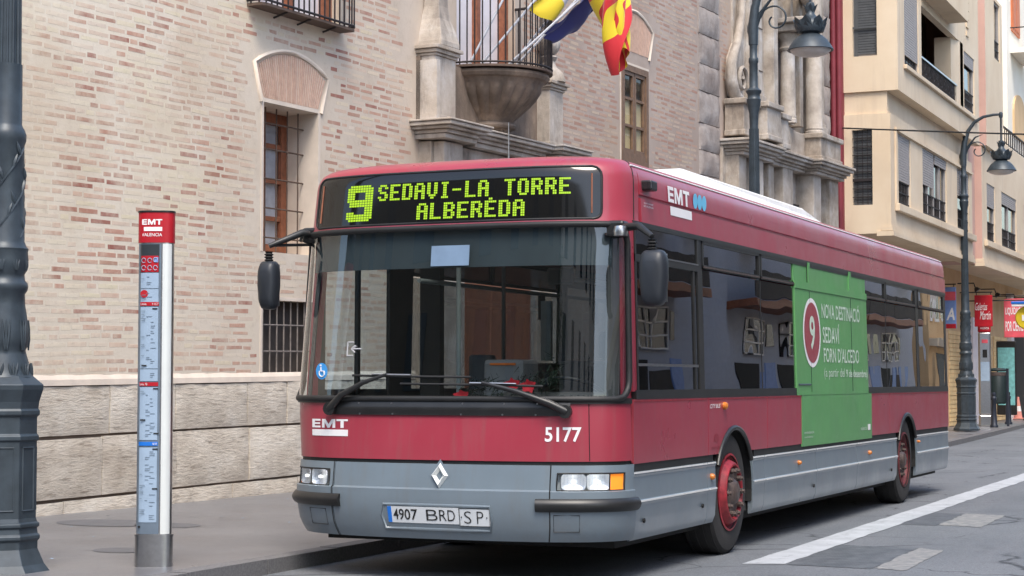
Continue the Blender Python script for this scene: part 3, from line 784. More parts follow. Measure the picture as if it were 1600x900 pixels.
    for s in (1, -1):
        full = s > 0
        # red waist panels
        segs = [(y0, 2.16), (2.17, 3.78), (3.79, 4.885), (7.67, 8.53), (8.54, YE)] if full else [(1.85, 2.3), (2.31, 5.2), (7.0, 8.53), (8.54, YE)]
        for a, b in segs:
            for yc in (WY1, WY2):
                if a < yc < b: P = arch(a, b, .79, 1.222, yc, .48, WR); break
            else: P = rect(a, b, .79, 1.222, (1.2,))
            flank(P, -.02, .0, s).build('waist_panel', 'bus_red', B)
        # lower black joint and grey skirts
        if full:
            for a, b in ((y0, 2.3), (3.4, 8.86), (9.95, YE)): flank(rect(a, b, .71, .80), -.03, -.008, s).build('skirt_joint', 'black_rubber', B)
        sk = [(y0, 2.145), (2.15, 2.36), (3.36, 3.69), (3.695, 5.4), (5.41, 7.02), (7.03, 8.74), (8.745, 8.9), (9.96, YE)]
        if not full: sk = [(1.8, 2.36), (3.36, 5.2), (7.0, 8.9), (9.96, YE)]
        for a, b in sk:
            sl = MB()
            prof = [(.275, -.02), (.33, .002), (.50, .012), (.522, .018), (.532, .024), (.545, .012), (.70, .006), (.715, .014), (.735, .012), (.74, -.02)]
            n = len(prof)
            lo = .1 if a == y0 else 0
            vs = []
            for y in (a, b):
                for z, o in prof: vs.append((s * (1.235 + o), y, z))
            for y in (a, b): vs += [(s * 1.2, y, .275), (s * 1.2, y, .74)]
            fs = [(i, i + 1, n + i + 1, n + i) for i in range(n - 1)] + [tuple(range(n)) + (2 * n + 1, 2 * n), tuple(range(n, 2 * n)) + (2 * n + 3, 2 * n + 2)]
            sp_ = sl.add(vs, fs).build('skirt_panel', 'bus_grey', B, smooth=25)
            if full:
                for z_, o_ in ((.529, .0215), (.722, .0135)): MB().box(1.235 + o_ - .004, 1.235 + o_ + .004, a + .012, b - .012, z_, z_ + .011).build('highlight_strip', 'bus_white', sp_)  # pale strips paint the highlights along the skirt edges
        if full:
            for a, b in segs: MB().box(1.2485, 1.2535, a + .01, b - .01, 1.205, 1.214).build('highlight_strip', 'rim_red', B)  # thin strip drawn for the highlight line below the windows
            for y, z in ((.72, .40), (2.02, .42), (5.3, .4), (8.6, .4)): MB().lathe([(.016, 1.245), (.016, 1.256), (.004, 1.258)], 8, c=(0, y, z), axis='X').build('skirt_latch', 'black_rubber', B)
            for y, z, r in ((2.245, .625, .024), (4.78, .63, .02), (7.55, .62, .022), (10.03, .66, .015)):
                MB().lathe([(r, 1.24), (r, 1.262), (r * .6, 1.275), (0, 1.277)], 12, c=(0, y, z), axis='X').build('marker_lamp', 'amber', B, smooth=40)
            MB().lathe([(.03, 1.248), (.03, 1.27), (.018, 1.282), (0, 1.284)], 12, c=(0, 2.56, 1.155), axis='X').build('side_repeater', 'amber', B, smooth=40)
        # wheel arch lips and dark wells
        for yc in (WY1, WY2):
            ar = [(s * 1.252, yc + WR * cos(radians(a)), .48 + WR * sin(radians(a))) for a in range(28, 156, 6)]
            MB().tube(ar, .022, 8).build('arch_lip', 'black_plastic', B, smooth=60)
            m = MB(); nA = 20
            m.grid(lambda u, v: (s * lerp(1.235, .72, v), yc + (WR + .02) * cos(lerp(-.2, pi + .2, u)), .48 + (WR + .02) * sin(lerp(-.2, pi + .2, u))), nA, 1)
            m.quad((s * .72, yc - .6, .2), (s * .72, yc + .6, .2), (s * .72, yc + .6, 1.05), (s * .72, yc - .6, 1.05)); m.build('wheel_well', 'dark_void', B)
        # window band: rubber rails, pillars, panes
        wz0, wz1, wm = 1.285, 2.4, 2.19
        flank(rect(y0 + .05, YE, 1.222, 1.285), -.03, .003, s).build('window_rail', 'black_plastic', B)
        flank(rect(y0 + .05, YE, wz1, 2.435, (2.42,)), -.03, .006, s).build('window_rail', 'black_plastic', B)
        flank(rect(.57 if full else 1.8, YE, wz0 - .03, wz1 + .03, (1.5,)), -.028, -.02, s) if 0 else None
        if full:
            bays = [(.6, 2.0), (2.1, 3.66), (3.68, 5.22), (5.24, 6.82), (6.84, 8.46), (8.48, 10.06), (10.2, 11.78)]
        else:
            bays = [(2.1, 3.66), (3.68, 5.22), (7.0, 8.46), (8.48, 10.06), (10.2, 11.78)]
        for i, (a, b) in enumerate(bays):
            cov = full and i == 3
            if full and i == 0:
                wd = empty('drivers_window', parent=B)
                flank(rect(a, b, wz0, wm - .02), -.012, -.006, s).build('pane', 'tinted_glass', wd)
                flank(rect(a, b, wm + .02, wz1), -.012, -.006, s).build('pane', 'tinted_glass', wd)
                m = MB()
                for yy, ww in ((a, .03), (1.86, .035), (b - .03, .04)): g = flank(rect(yy, yy + ww, wz0, wz1 if yy != 1.86 else wm), -.012, .004, s); m.add(g.v, g.f)
                g = flank(rect(a, b, wm - .03, wm + .02), -.012, .006, s); m.add(g.v, g.f); m.build('window_frame', 'black_plastic', wd)
                m = MB(); g = flank(rect(a + .02, b - .06, 1.448, 1.466), -.01, .006, s); m.add(g.v, g.f); m.build('sliding_rail', 'steel', wd)
                flank(rect(1.1, b - .02, wm + .016, wm + .026), .004, .009, s).build('glint_strip', 'steel', wd)
                continue
            wd = empty('side_window', parent=B)
            flank(rect(a, b, wz0, wm - .01), -.014, -.006, s).build('pane', 'tinted_glass' if full else 'light_tint_glass', wd)
            flank(rect(a, b, wm + .03, wz1), -.02, -.012, s).build('hopper_pane', 'tinted_glass', wd)
            m = MB(); fr = []
            for poly in (rect(a, b, wm + .0, wm + .03), rect(a, a + .035, wm, wz1), rect(b - .035, b, wm, wz1), rect(a, b, wz1 - .02, wz1)):
                g = flank(poly, -.02, .003, s); m.add(g.v, g.f)
            m.build('hopper_frame', 'black_plastic', wd)
            flank(rect(a + .02, b - .02, wm + .008, wm + .02), .003, .008, s).build('glint_strip', 'hub_grey', wd)
        for a, b in ([(.53, .6), (2.0, 2.1), (10.06, 10.2), (11.78, YE)] if full else [(1.75, 2.1), (5.22, 5.3), (6.9, 7.0), (10.06, 10.2), (11.78, YE)]):
            flank(rect(a, b, wz0 - .01, wz1 + .01), -.03, -.002 if a > 1 else -.004, s).build('window_pillar', 'black_plastic' if a > 1 else 'bus_red', B)
        if full:
            for yy in (3.66, 5.22, 6.82, 8.46): flank(rect(yy, yy + .02, wz0, wz1), -.012, -.004, s).build('pane_joint', 'black_rubber', B)
        # red cornice above the windows, in two bands with a groove
        m = MB(); zu = [2.435, 2.5, 2.6, 2.606, 2.622, 2.628, 2.7, 2.76, 2.79, 2.82, 2.845, 2.865, 2.878, 2.885]; nu = len(zu) - 1
        of = lambda z: -.014 if 2.604 < z < 2.624 else (.006 if z < 2.604 else 0)
        m.slab(lambda u, v: (s * (table(zu[round(v * nu)], HW) + of(zu[round(v * nu)])), lerp(y0 + .23, YE, u), zu[round(v * nu)]), lambda u, v: (s * (table(zu[round(v * nu)], HW) - .03), lerp(y0 + .23, YE, u), zu[round(v * nu)] - .01), 1, nu)
        m.build('cornice_panel', 'bus_red', B, smooth=30)
        MB().tube([plan(s * .955, z, .001) for z in zu], .0045, 5).build('hood_seam', 'black_rubber', B)
        MB().tube([(s * 1.178, .66, 2.822), (s * 1.178, YE, 2.822)], .006, 5).build('rain_gutter', 'bus_white', B)
        wheel(s * 1.225, WY1 - .06, B, s); wheel(s * 1.225, WY2 - .06, B, s, False)
    # ---------------- advert film
    ad = empty('advert', parent=B)
    flank(rect(4.895, 7.66, .765, 1.24, (1.2,)), -.02, .003).build('advert_panel', 'ad_green', ad)
    flank(rect(4.73, 7.52, 1.222, 2.17), -.006, .006).build('advert_film', 'ad_green', ad)
    flank(rect(4.73, 7.52, 2.17, 2.235), -.006, .013).build('advert_film', 'ad_green', ad)
    for a, b in ((4.73, 5.2), (5.27, 6.78), (6.87, 7.52)): flank(rect(a, b, 2.235, 2.42), -.016, -.002).build('advert_film', 'ad_green', ad)
    for a, b in ((5.2, 5.27), (6.78, 6.87)): flank(rect(a, b, 2.235, 2.42), -.016, .010).build('advert_film', 'ad_green', ad)
    for yy in (5.235, 6.83): MB().tube([(table(z, HW) + .006, yy, z) for z in (1.25, 1.7, 2.16)], .004, 4).build('film_seam', 'bin_green', ad)
    MB().tube([(table(1.33, HW) + .007, y, 1.315) for y in (4.78, 5.2)], .008, 4).build('film_seam', 'bin_green', ad)
    fl = lambda a, b, c, d, o: (lambda u, v: (table(lerp(c, d, v), HW) + o, lerp(a, b, u), lerp(c, d, v)))
    m = MB(); C0 = (5.285, 1.785)
    def ell(ry, rz, o, mat, nm):
        MB().add([(table(C0[1] + rz * sin(2 * pi * k / 36), HW) + o, C0[0] + ry * cos(2 * pi * k / 36), C0[1] + rz * sin(2 * pi * k / 36)) for k in range(36)], [tuple(range(36))]).build(nm, mat, ad)
    ell(.315, .315, .009, 'white_vinyl', 'route_disc_rim'); ell(.275, .275, .011, 'bus_red', 'route_disc')
    for wd_, bx, bo_ in (('9', (5.19, 5.38, 1.63, 1.94, .013), .02), ('NOVA DESTINACIÓ', (5.66, 7.2, 1.93, 2.1, .009), .012), ('SEDAVÍ', (5.68, 6.32, 1.7, 1.89, .009), .012),
                         ("FORN D'ALCEDO", (5.7, 7.12, 1.52, 1.66, .009), .012), ('(a partir del', (5.7, 6.5, 1.36, 1.47, .009), .0), ('9 de desembre)', (6.56, 7.47, 1.36, 1.46, .009), .02),
                         ('emtvalencia', (4.96, 5.3, .875, .9, .006), .0), ('www.emtvalencia.es', (4.96, 5.26, .838, .856, .006), 0), ('valencia', (7.15, 7.42, .855, .895, .006), 0)):
        m = MB(); text(m, wd_, fl(*bx), bo_); m.build('advert_lettering', 'soft_white', ad)
    MB().box(1.255, 1.2565, 7.47, 7.58, .85, .91).build('advert_emblem', 'white_vinyl', ad)
    # ---------------- flank lettering
    m = MB(); block_emt(m, fl(1.35, 1.84, 2.63, 2.745, .004)); m.build('operator_logo', 'white_vinyl', B); m = MB()
    m.prism(rect(1.37, 1.86, 2.535, 2.6), lambda y, z: (table(z, HW) + .009, y, z), lambda y, z: (table(z, HW) + .0095, y, z)); m.build('logo_bar', 'white_vinyl', B)
    for k in range(3):
        yc = 1.98 + k * .105
        MB().add([(table(2.69, HW) + .004 + .001 * k, yc + .055 * cos(2 * pi * j / 20), 2.69 + .058 * sin(2 * pi * j / 20)) for j in range(20)], [tuple(range(20))]).build('logo_disc', 'cyan_vinyl', B)
    m = MB(); text(m, 'CITY BUS', fl(2.2, 2.46, 1.14, 1.172, .004), .01, .3); m.build('side_lettering', 'white_vinyl', B)
    for wd_, z_ in (('AJUNTAMENT', 2.565), ('DE VALENCIA', 2.545)): m = MB(); text(m, wd_, fl(.8, 1.0, z_, z_ + .013, .009)); m.build('side_lettering', 'white_vinyl', B)
    m = MB(); text(m, 'RENAULT', fl(2.24, 2.5, .83, .85, .003), .01); m.build('faded_badge', 'bus_red_dark', B); m = MB(); m.add([(1.252, 2.37 + .06 * cos(k), .91 + .035 * sin(k)) for k in [2 * pi * j / 14 for j in range(14)]], [tuple(range(14))]); m.build('faded_badge', 'bus_red_dark', B)
    m = MB(); m.box(1.2, 1.285, .8, .93, 2.66, 2.73); m.build('roof_marker_lamp', 'black_plastic', B, bevel=.012)
    MB().box(1.215, 1.287, .782, .802, 2.67, 2.72).build('marker_lens', 'lens_glass', B)
    # ---------------- roof, pod, rear
    m = MB(); m.slab(lambda u, v: (lerp(-1.004, 1.004, u), lerp(.72, YE, v), 2.886 + .035 * (1 - (2 * u - 1) ** 2)), lambda u, v: (lerp(-1.004, 1.004, u), lerp(.72, YE, v), 2.86), 8, 1); m.build('roof', 'bus_white', B, smooth=60)
    m = MB(); pr_ = [(2.35, 2.9), (2.75, 3.03), (3.2, 3.09), (7.0, 3.09), (7.55, 3.02), (7.75, 2.9)]
    m.prism(pr_, lambda y, z: (-.72 if z > 2.95 else -.85, y, z), lambda y, z: (.72 if z > 2.95 else .85, y, z)); m.build('roof_pod', 'bus_white', B, bevel=.03)
    m = MB(); m.box(-1.15, 1.15, YE - .02, YE + .12, .35, 2.8); m.build('rear_wall', 'bus_red', B, bevel=.06)
    for k in range(10): MB().box(1.12, 1.175, YE + .02, YE + .14, 2.3 - k * .17, 2.42 - k * .17).build('rear_lamp', 'rim_red' if k % 3 else 'amber', B, bevel=.01)
    # ---------------- mirrors
    for s in (1, -1):
        mr = empty('mirror', parent=B)
        if s > 0:
            c = (1.5, .22, 2.02); root = (1.17, .42, 2.37); kn = (1.37, .3, 2.37); dn = (1.49, .22, 2.29); wx, hz = .092, .185
        else:
            c = (-1.40, .2, 2.03); root = (-1.17, .44, 2.4); kn = (-1.2, .33, 2.41); dn = (-1.4, .2, 2.31); wx, hz = .072, .175
        m = MB(); m.box(root[0] - .07, root[0] + .07, root[1] - .06, root[1] + .06, root[2] - .06, root[2] + .05); m.build('mirror_bracket', 'black_plastic', mr, bevel=.02)
        m = MB(); m.tube([root, kn, dn], [.03, .026, .018], 8)
        if s < 0: m.tube([(root[0], root[1], root[2] - .07), (-1.39, .21, 2.315)], .012, 6); m.tube([(-1.2, .33, 2.405), (-1.22, .33, 2.345)], .01, 6)
        m.build('mirror_arm', 'black_plastic', mr, smooth=50)
        m = MB(); m.lathe([(.02, -.07), (.035, -.06), (.022, -.05), (.035, -.04), (.022, -.03), (.035, -.02), (.022, -.01), (.03, 0)], 10, c=(dn[0], dn[1], c[2] + hz + .065)); m.build('mirror_bellows', 'black_rubber', mr)
        m = MB()
        def hd(u, v, k):
            a = u * 2 * pi; e = 4
            x = copysign(abs(cos(a)) ** (2 / e), cos(a)); z = copysign(abs(sin(a)) ** (2 / e), sin(a))
            return (x, z)
        rings = [(0.0, -.07), (.55, -.07), (.85, -.055), (.98, -.03), (1, 0), (1, .035), (.96, .045), (0, .045)]
        vs = []; fs = []; n = 28
        for k, d in rings:
            for i in range(n):
                x, z = hd(i / n, 0, k); vs.append((c[0] + x * wx * k * (1 - .1 * (z < 0)), c[1] + d, c[2] + z * hz * k))
        for j in range(len(rings) - 1):
            for i in range(n): fs.append((j * n + i, j * n + (i + 1) % n, (j + 1) * n + (i + 1) % n, (j + 1) * n + i))
        m.add(vs, fs); m.build('mirror_head', 'mirror_plastic', mr, smooth=50)
        m = MB(); m.box(c[0] - wx * .85, c[0] + wx * .85, c[1] + .046, c[1] + .049, c[2] - hz * .85, c[2] + hz * .85); m.build('mirror_glass', 'chrome', mr)
        if s > 0: MB().lathe([(.045, -.03), (.05, .0), (.04, .035)], 14, c=(1.25, .27, 2.335)).build('arm_lamp', 'steel', mr, smooth=50)
    # ---------------- inside
    MB().box(-1.18, 1.18, .5, YE - .05, .3, .36).build('floor', 'interior_dark', B)
    MB().box(-.9, .9, .75, YE - .05, 2.62, 2.66).build('ceiling', 'pole_grey', B)
    nose(-.87, .9, [.83, .95, 1.1, 1.2], -.05, .02, 24).build('front_lining', 'interior_dark', B)
    m = MB(); m.add([plan(lerp(-.36, .86, i / 16), 1.235, -.07) for i in range(17)] + [(lerp(-.75, 1.1, i / 16), .75 if i > 4 else .5, 1.12) for i in range(17)], [(i, i + 1, 18 + i, 17 + i) for i in range(16)])
    m.box(-.05, 1.12, .62, .85, .5, 1.12); m.build('dashboard', 'interior_dark', B)
    m = MB(); m.box(.2, 1.0, .66, .84, 1.12, 1.27); m.build('instrument_binnacle', 'interior_dark', B, bevel=.04)
    tm = MB().box(-.06, .26, .95, 1.25, 1.05, 1.5).build('ticket_machine', 'interior_grey', B, bevel=.03)
    MB().box(-.0, .2, .94, .95, 1.46, 1.475).build('ticket_machine_strip', 'pole_orange', tm)
    MB().lathe([(.018, .36), (.018, 2.3)], 8, c=(-.30, 1.05, 0)).build('grab_pole', 'pole_grey', B, smooth=60)
    for x, y in ((.1, 2.15), (-.45, 2.2), (.5, 3.6), (-.5, 3.6), (.45, 6.0)): MB().lathe([(.017, .36), (.017, 2.6)], 8, c=(x, y, 0)).build('grab_pole', 'interior_grey', B, smooth=60)
    for x, y in ((.92, 9.75), (.9, 10.55)): MB().lathe([(.022, .36), (.022, 1.25), (.022, 1.72), (.022, 2.5)], 8, c=(x, y, 0)).build('grab_pole', 'pole_orange', B, smooth=60)
    for x in (-.55, .55): MB().tube([(x, .9, 2.08), (x, 11.5, 2.08)], .017, 8).build('ceiling_rail', 'pole_grey', B, smooth=60)
    for i in range(14):
        x = -.55 if i % 2 else .55; m = MB(); y = 2.6 + i * .62; m.box(x - .012, x + .012, y - .05, y + .05, 1.86, 2.07); m.build('hand_strap', 'seat_black', B)
    MB().box(-.62, -.42, 1.9, 2.0, 1.2, 1.55).build('ticket_validator', 'interior_grey', B, bevel=.02)
    MB().box(.52, .72, .75, .8, 2.02, 2.14).build('cab_mirror', 'black_plastic', B, bevel=.02)
    MB().box(.08, .16, 1.7, 1.74, 1.5, 1.95).build('cab_light_panel', 'pole_grey', B)
    MB().box(-.9, .9, 1.98, 2.02, 2.3, 2.62).build('bulkhead', 'interior_dark', B)
    e = empty('steering_wheel', (.62, .98, 1.26), parent=B); e.rotation_euler = (radians(-28), 0, 0)
    MB().tube([(.23 * cos(a * pi / 18), .23 * sin(a * pi / 18), 0) for a in range(36)], .016, 8, closed=True).build('wheel_rim', 'black_plastic', e, smooth=60)
    m = MB(); m.tube([(-.22, 0, 0), (0, 0, -.03), (.22, 0, 0)], .014, 6); m.tube([(0, 0, -.03), (0, -.1, -.25)], .03, 8); m.build('spoke', 'black_plastic', e)
    e = empty('driver_seat', (.62, 1.6, .36), parent=B)
    MB().box(-.24, .24, -.26, .2, .42, .55).build('seat', 'seat_black', e, bevel=.05)
    MB().box(-.24, .24, .2, .32, .55, 1.12).build('backrest', 'seat_black', e, bevel=.06)
    MB().box(-.14, .14, .22, .32, 1.14, 1.36).build('headrest', 'seat_black', e, bevel=.05)
    MB().box(-.12, .12, -.15, .1, 0, .42).build('pedestal', 'black_plastic', e)
    cb = empty('cab_partition', parent=B)
    MB().box(.1, 1.15, 2.02, 2.06, .36, 1.5).build('partition_panel', 'interior_grey', cb)
    MB().box(.1, 1.15, 2.03, 2.05, 1.5, 2.5).build('partition_glass', 'light_tint_glass', cb)
    MB().box(-.95, -.78, 1.72, 1.8, .36, 2.35).build('door_post', 'seat_black', B)
    proto = None
    for y in (3.3, 4.1, 4.9, 7.2, 8.0, 8.8, 9.6, 10.4, 11.2):
        for x in (.72, -.72):
            if x < 0 and 4.5 < y < 7: continue
            if proto is None:
                proto = st = empty('passenger_seat', (x, y, .5), parent=B)
                MB().box(-.42, .42, -.2, .2, .36, .44).build('seat', 'seat_fabric', st, bevel=.03)
                MB().box(-.42, .42, .2, .27, .4, 1.0).build('backrest', 'seat_fabric', st, bevel=.03)
                MB().box(-.38, .38, -.05, .15, -.1, .36).build('seat_base', 'interior_dark', st)
            else:
                st = copy_tree(proto, B); st.location = (x, y, .5)
    # front door on the kerb side, seen through the windscreen
    dr = empty('front_door', parent=B)
    flank(rect(.66, 1.16, .45, 2.25), -.02, -.014, -1).build('door_glass', 'clear_glass', dr); flank(rect(1.2, 1.68, .45, 2.25), -.02, -.014, -1).build('door_glass', 'clear_glass', dr)
    m = MB()
    for a, b, c_, d in ((.56, .66, .36, 2.36), (1.16, 1.2, .36, 2.36), (1.68, 1.8, .36, 2.36), (.56, 1.8, .34, .45), (.56, 1.8, 2.25, 2.43)):
        g = flank(rect(a, b, c_, d), -.035, -.004, -1); m.add(g.v, g.f)
    m.build('door_frame', 'black_plastic', dr)
    dm = empty('middle_door', parent=B)
    flank(rect(5.3, 6.9, .45, 2.25), -.02, -.014, -1).build('door_glass', 'light_tint_glass', dm)
    m = MB()
    for a, b, c_, d in ((5.2, 5.3, .36, 2.4), (6.06, 6.14, .36, 2.4), (6.9, 7.0, .36, 2.4), (5.2, 7, .3, .45), (5.2, 7.0, 2.25, 2.43)):
        g = flank(rect(a, b, c_, d), -.035, -.004, -1); m.add(g.v, g.f)
    m.build('door_frame', 'black_plastic', dm)
    MB().box(-1.1, 1.1, .55, YE - .1, .22, .3).build('chassis', 'dark_void', B)
    return B
bus()

def garland():
    rnd = random.Random(5)
    g = tag(empty('christmas_garland', (.3, .62, 1.22)), 'dark green garland with red flowers lying on the dashboard of the bus', 'garland')
    m = MB()
    for i in range(420):
        t = rnd.uniform(-1, 1); c = Vector((t * .36, rnd.gauss(0, .035), .06 + rnd.gauss(0, .045) + .10 * max(0, t) + .02 * sin(t * 9)))
        d = Vector((rnd.gauss(0, 1), rnd.gauss(0, .6), rnd.gauss(0, 1))).normalized() * rnd.uniform(.04, .10)
        n = d.cross(Vector((rnd.random(), rnd.random(), rnd.random()))).normalized() * .005
        m.add([c - n, c + n, c + d], [(0, 1, 2)])
    m.build('needles', 'garland_green', g, kind='stuff')
    for x, z in ((.05, .1), (-.34, .02), (.17, .09)):
        f = MB()
        for k in range(11):
            a = k * 2 * pi / 11; r = .07 if k % 2 else .05
            p = Vector((x, -.06, z)); e = Vector((cos(a), -.25, sin(a) * .75)) * r; q = Vector((-sin(a), 0, cos(a))) * .02
            f.add([p, p + e * .55 + q, p + e, p + e * .55 - q], [(0, 1, 2, 3)])
        f.build('flower', 'flower_red', g)
garland()

# ================================================================== THE BRICK PALACE
KS = .0113
P0 = Vector((-5.253, 2.58, 0)); AW = .052
PAL = tag(empty('brick_palace', P0, pi / 2 - AW), 'old palace with limewashed brick wall, stone plinth, iron balconies and carved portals', 'palace')
pf = lambda s, d, h: (s, -d, h + KS * s)
def WB(): return MB(pf)
def wpos(s, d, h):
    x, y, z = pf(s, d, h); c, n = cos(pi / 2 - AW), sin(pi / 2 - AW)
    return Vector((P0.x + c * x - n * y, P0.y + n * x + c * y, z))
CAM = Vector(cam.location)
def px(p):
    f = Vector((-sin(.4127) * cos(.0504), cos(.4127) * cos(.0504), sin(.0504))); r = Vector((cos(.4127), sin(.4127), 0)); u = r.cross(f)
    d = Vector(p) - CAM; z = d.dot(f)
    return (800 + 2890 * d.dot(r) / z, 450 - 2890 * d.dot(u) / z, z)
def holed(s0, s1, h0, h1, holes, d=0):
    """wall sheet with rectangular openings"""
    m = WB(); S = sorted({s0, s1} | {x for h in holes for x in h[:2]}); H = sorted({h0, h1} | {x for h in holes for x in h[2:4]})
    for a, b in zip(S, S[1:]):
        for c, e in zip(H, H[1:]):
            if any(o[0] <= a and b <= o[1] and o[2] <= c and e <= o[3] for o in holes): continue
            m.quad((a, d, c), (b, d, c), (b, d, e), (a, d, e))
    return m
W1 = (3.56, 4.66, 2.72, 4.36); W2 = (3.56, 4.66, 1.37, 2.19); W3 = (13.46, 14.56, 4.62, 6.22); WB1 = (3.45, 5.1, 5.36, 8.2); WP = (8.0, 9.72, 5.37, 9)
HOLES = [W1, W2, W3, WB1, WP]
def palace():
    m = holed(-5.5, 24.5, -.3, 13, HOLES)
    for s0, s1, h0, h1 in HOLES:
        dd = -.24 if h0 > 2 else -.2
        for q in (((s0, h0), (s0, h1)), ((s1, h0), (s1, h1)), ((s0, h0), (s1, h0)), ((s0, h1), (s1, h1))):
            (a, b), (c, e) = q; m.quad((a, 0, b), (c, 0, e), (c, -.56, e), (a, -.56, b))
        m.quad((s0, -.56, h0), (s1, -.56, h0), (s1, -.56, h1), (s0, -.56, h1))
    m.quad((-5.5, 0, 13), (24.5, 0, 13), (24.5, -9, 13), (-5.5, -9, 13)); m.quad((24.5, 0, -.3), (24.5, 0, 13), (24.5, -9, 13), (24.5, -9, -.3)); m.quad((-5.5, 0, -.3), (-5.5, 0, 13), (-5.5, -9, 13), (-5.5, -9, -.3))
    m.quad((24.5, -9, -.3), (24.5, -9, 13), (-5.5, -9, 13), (-5.5, -9, -.3))
    wall = m.build('wall', 'mortar', PAL)
    # ---- bricks one by one
    rnd = random.Random(21)
    def blocked(s0, s1, h0, h1):
        pad = .05
        for a, b, c, d in HOLES:
            if s1 > a - pad and s0 < b + pad and h1 > c - pad and h0 < d + pad: return True
        for a, b, c, d in ((6.9, 10.85, 0, 5.6), (7.85, 9.9, 5.3, 9), (6.6, 7.6, 5.3, 6.8), (16.84, 17.9, 0, 13)):
            if s1 > a and s0 < b and h1 > c and h0 < d: return True
        for sc, wb, wt, hb, hp in ((4.11, .56, .76, 4.34, 5.0), (14.01, .58, .78, 6.2, 7.12)):
            if h1 > hb and h0 < hp and s1 > sc - wt - .03 and s0 < sc + wt + .03: return True
        if s1 > 17.9 and (s1 > 18.5 or h0 < 6.4): return True
        return False
    rects = []; CH = .079; h = 1.41; row = 0
    while h < 10.5:
        s = -5.4 + rnd.uniform(0, .3)
        hd = row % 2 == 0
        while s < 18.6:
            L = rnd.choice([.27, .28, .29]) if rnd.random() < .66 else rnd.uniform(.12, .15)
            L *= rnd.uniform(.94, 1.05)
            hh = .050 + rnd.uniform(-.006, .005); dh = rnd.uniform(-.005, .005)
            if not blocked(s, s + L, h, h + hh) and rnd.random() > .03:
                x, y, z = px(wpos(s + L / 2, 0, h))
                if -560 < x < 1900 and -420 < y < 700: wv = .011 * sin(1.25 * s + .06 * row) + .006 * sin(3.3 * s - .21 * row) + rnd.uniform(-.003, .003); rects.append((z, s, s + L, h + dh + wv, h + dh + wv + hh, x, y))
            s += L + rnd.uniform(.014, .026)
        h += CH; row += 1
    rects.sort()
    vis = [r for r in rects if 20 < r[5] < 1600 and -10 < r[6] < 640 and not (205 < r[5] < 285 and r[6] > 330)]
    one = set(id(r) for r in vis[:300])
    variants = {}
    many = WB()
    def brick(m, s0, s1, h0, h1, d, sk):
        b = .006
        j = lambda: rnd.uniform(-.004, .004)
        m.add([(s0, -.012, h0), (s1, -.012, h0 + sk), (s1, -.012, h1 + sk), (s0, -.012, h1), (s0 + b + j(), d, h0 + b + j()), (s1 - b + j(), d, h0 + b + sk + j()), (s1 - b + j(), d, h1 - b + sk + j()), (s0 + b + j(), d, h1 - b + j())],
              [(4, 5, 6, 7), (0, 1, 5, 4), (1, 2, 6, 5), (2, 3, 7, 6), (3, 0, 4, 7)])
    for r in rects:
        z, s0, s1, h0, h1, _, _ = r
        d = rnd.uniform(.0003, .0016)
        if id(r) in one:
            L = s1 - s0; key = (round(L * 50), rnd.randrange(3))
            if key not in variants:
                q = MB(); Lk = key[0] / 50
                b = .005; hh = .048 + .003 * key[1]
                q.add([(0, .012, 0), (Lk, .012, 0), (Lk, .012, hh), (0, .012, hh), (b, -.0012, b), (Lk - b, -.0006, b + .002), (Lk - b * 1.4, -.0012, hh - b), (b, -.0006, hh - b)],
                      [(4, 5, 6, 7), (0, 1, 5, 4), (1, 2, 6, 5), (2, 3, 7, 6), (3, 0, 4, 7)])
                variants[key] = q.mesh('brick', 'brick_one')
            o = bpy.data.objects.new('brick', variants[key]); COL.objects.link(o); o.parent = wall
            o.location = (s0, 0, h0 + KS * s0); o.rotation_euler = (0, rnd.uniform(-.012, .012) - KS, 0)
        else:
            brick(many, s0, s1, h0, h1, d, rnd.uniform(-.002, .002))
    many.build('brickwork', 'brick_many', PAL, kind='stuff')
    # ---- plinth of travertine blocks
    def block(s0, s1, h0, h1, d=.028):
        m = WB(); g = .005; a = random.uniform(.0, .014)
        nx = max(2, int((s1 - s0) / .12)); nz = max(2, int((h1 - h0) / .1)); rr = random.Random(int(s0 * 100 + h0 * 999))
        jit = {}
        def f(u, v):
            e = 0 if 0 < u < 1 and 0 < v < 1 else -.016
            k = (round(u * nx), round(v * nz))
            if k not in jit: jit[k] = rr.uniform(-.007, .009) if e == 0 else rr.uniform(-.002, .006)
            return (lerp(s0 + g, s1 - g, u) + (jit[k] * .5 if u in (0, 1) else 0), d + a + e + jit[k], lerp(h0 + g, h1 - g, v) + (jit[k] * .5 if v in (0, 1) else 0))
        m.slab(f, lambda u, v: (lerp(s0 + g, s1 - g, u), -.02, lerp(h0 + g, h1 - g, v)), nx, nz)
        m.build('stone_block', 'travertine', PAL, smooth=40)
    m = WB(); m.quad((-5.5, .004, -.1), (6.9, .004, -.1), (6.9, .004, 1.31), (-5.5, .004, 1.31)); m.build('joint_shade', 'joint_shade_grout', PAL)  # dark sheet paints shade into the gaps between the blocks
    rows = [(-.1, .24, [-3, -2.3, -1.2, -.4, .31, 1.4, 2.3, 3.0, 3.55, 4.25, 5.2, 6.1, 6.9]), (.25, .82, [-3.2, -1.9, -.6, .86, 2.02, 3.3, 4.35, 5.6, 6.9]), (.83, 1.30, [-3.1, -1.6, -.2, .97, 2.0, 3.26, 4.02, 5.3, 6.9]),
            (-.1, .6, [10.9, 12.4, 14, 15.4, 16.84]), (.61, 1.3, [10.9, 11.8, 13.2, 15, 16.84])]
    for h0, h1, cs in rows:
        for a, b in zip(cs, cs[1:]):
            if h1 > 1.2 and a < 3.6 < b: pass
            block(a, b, h0, h1 - abs(random.gauss(0, .006)))
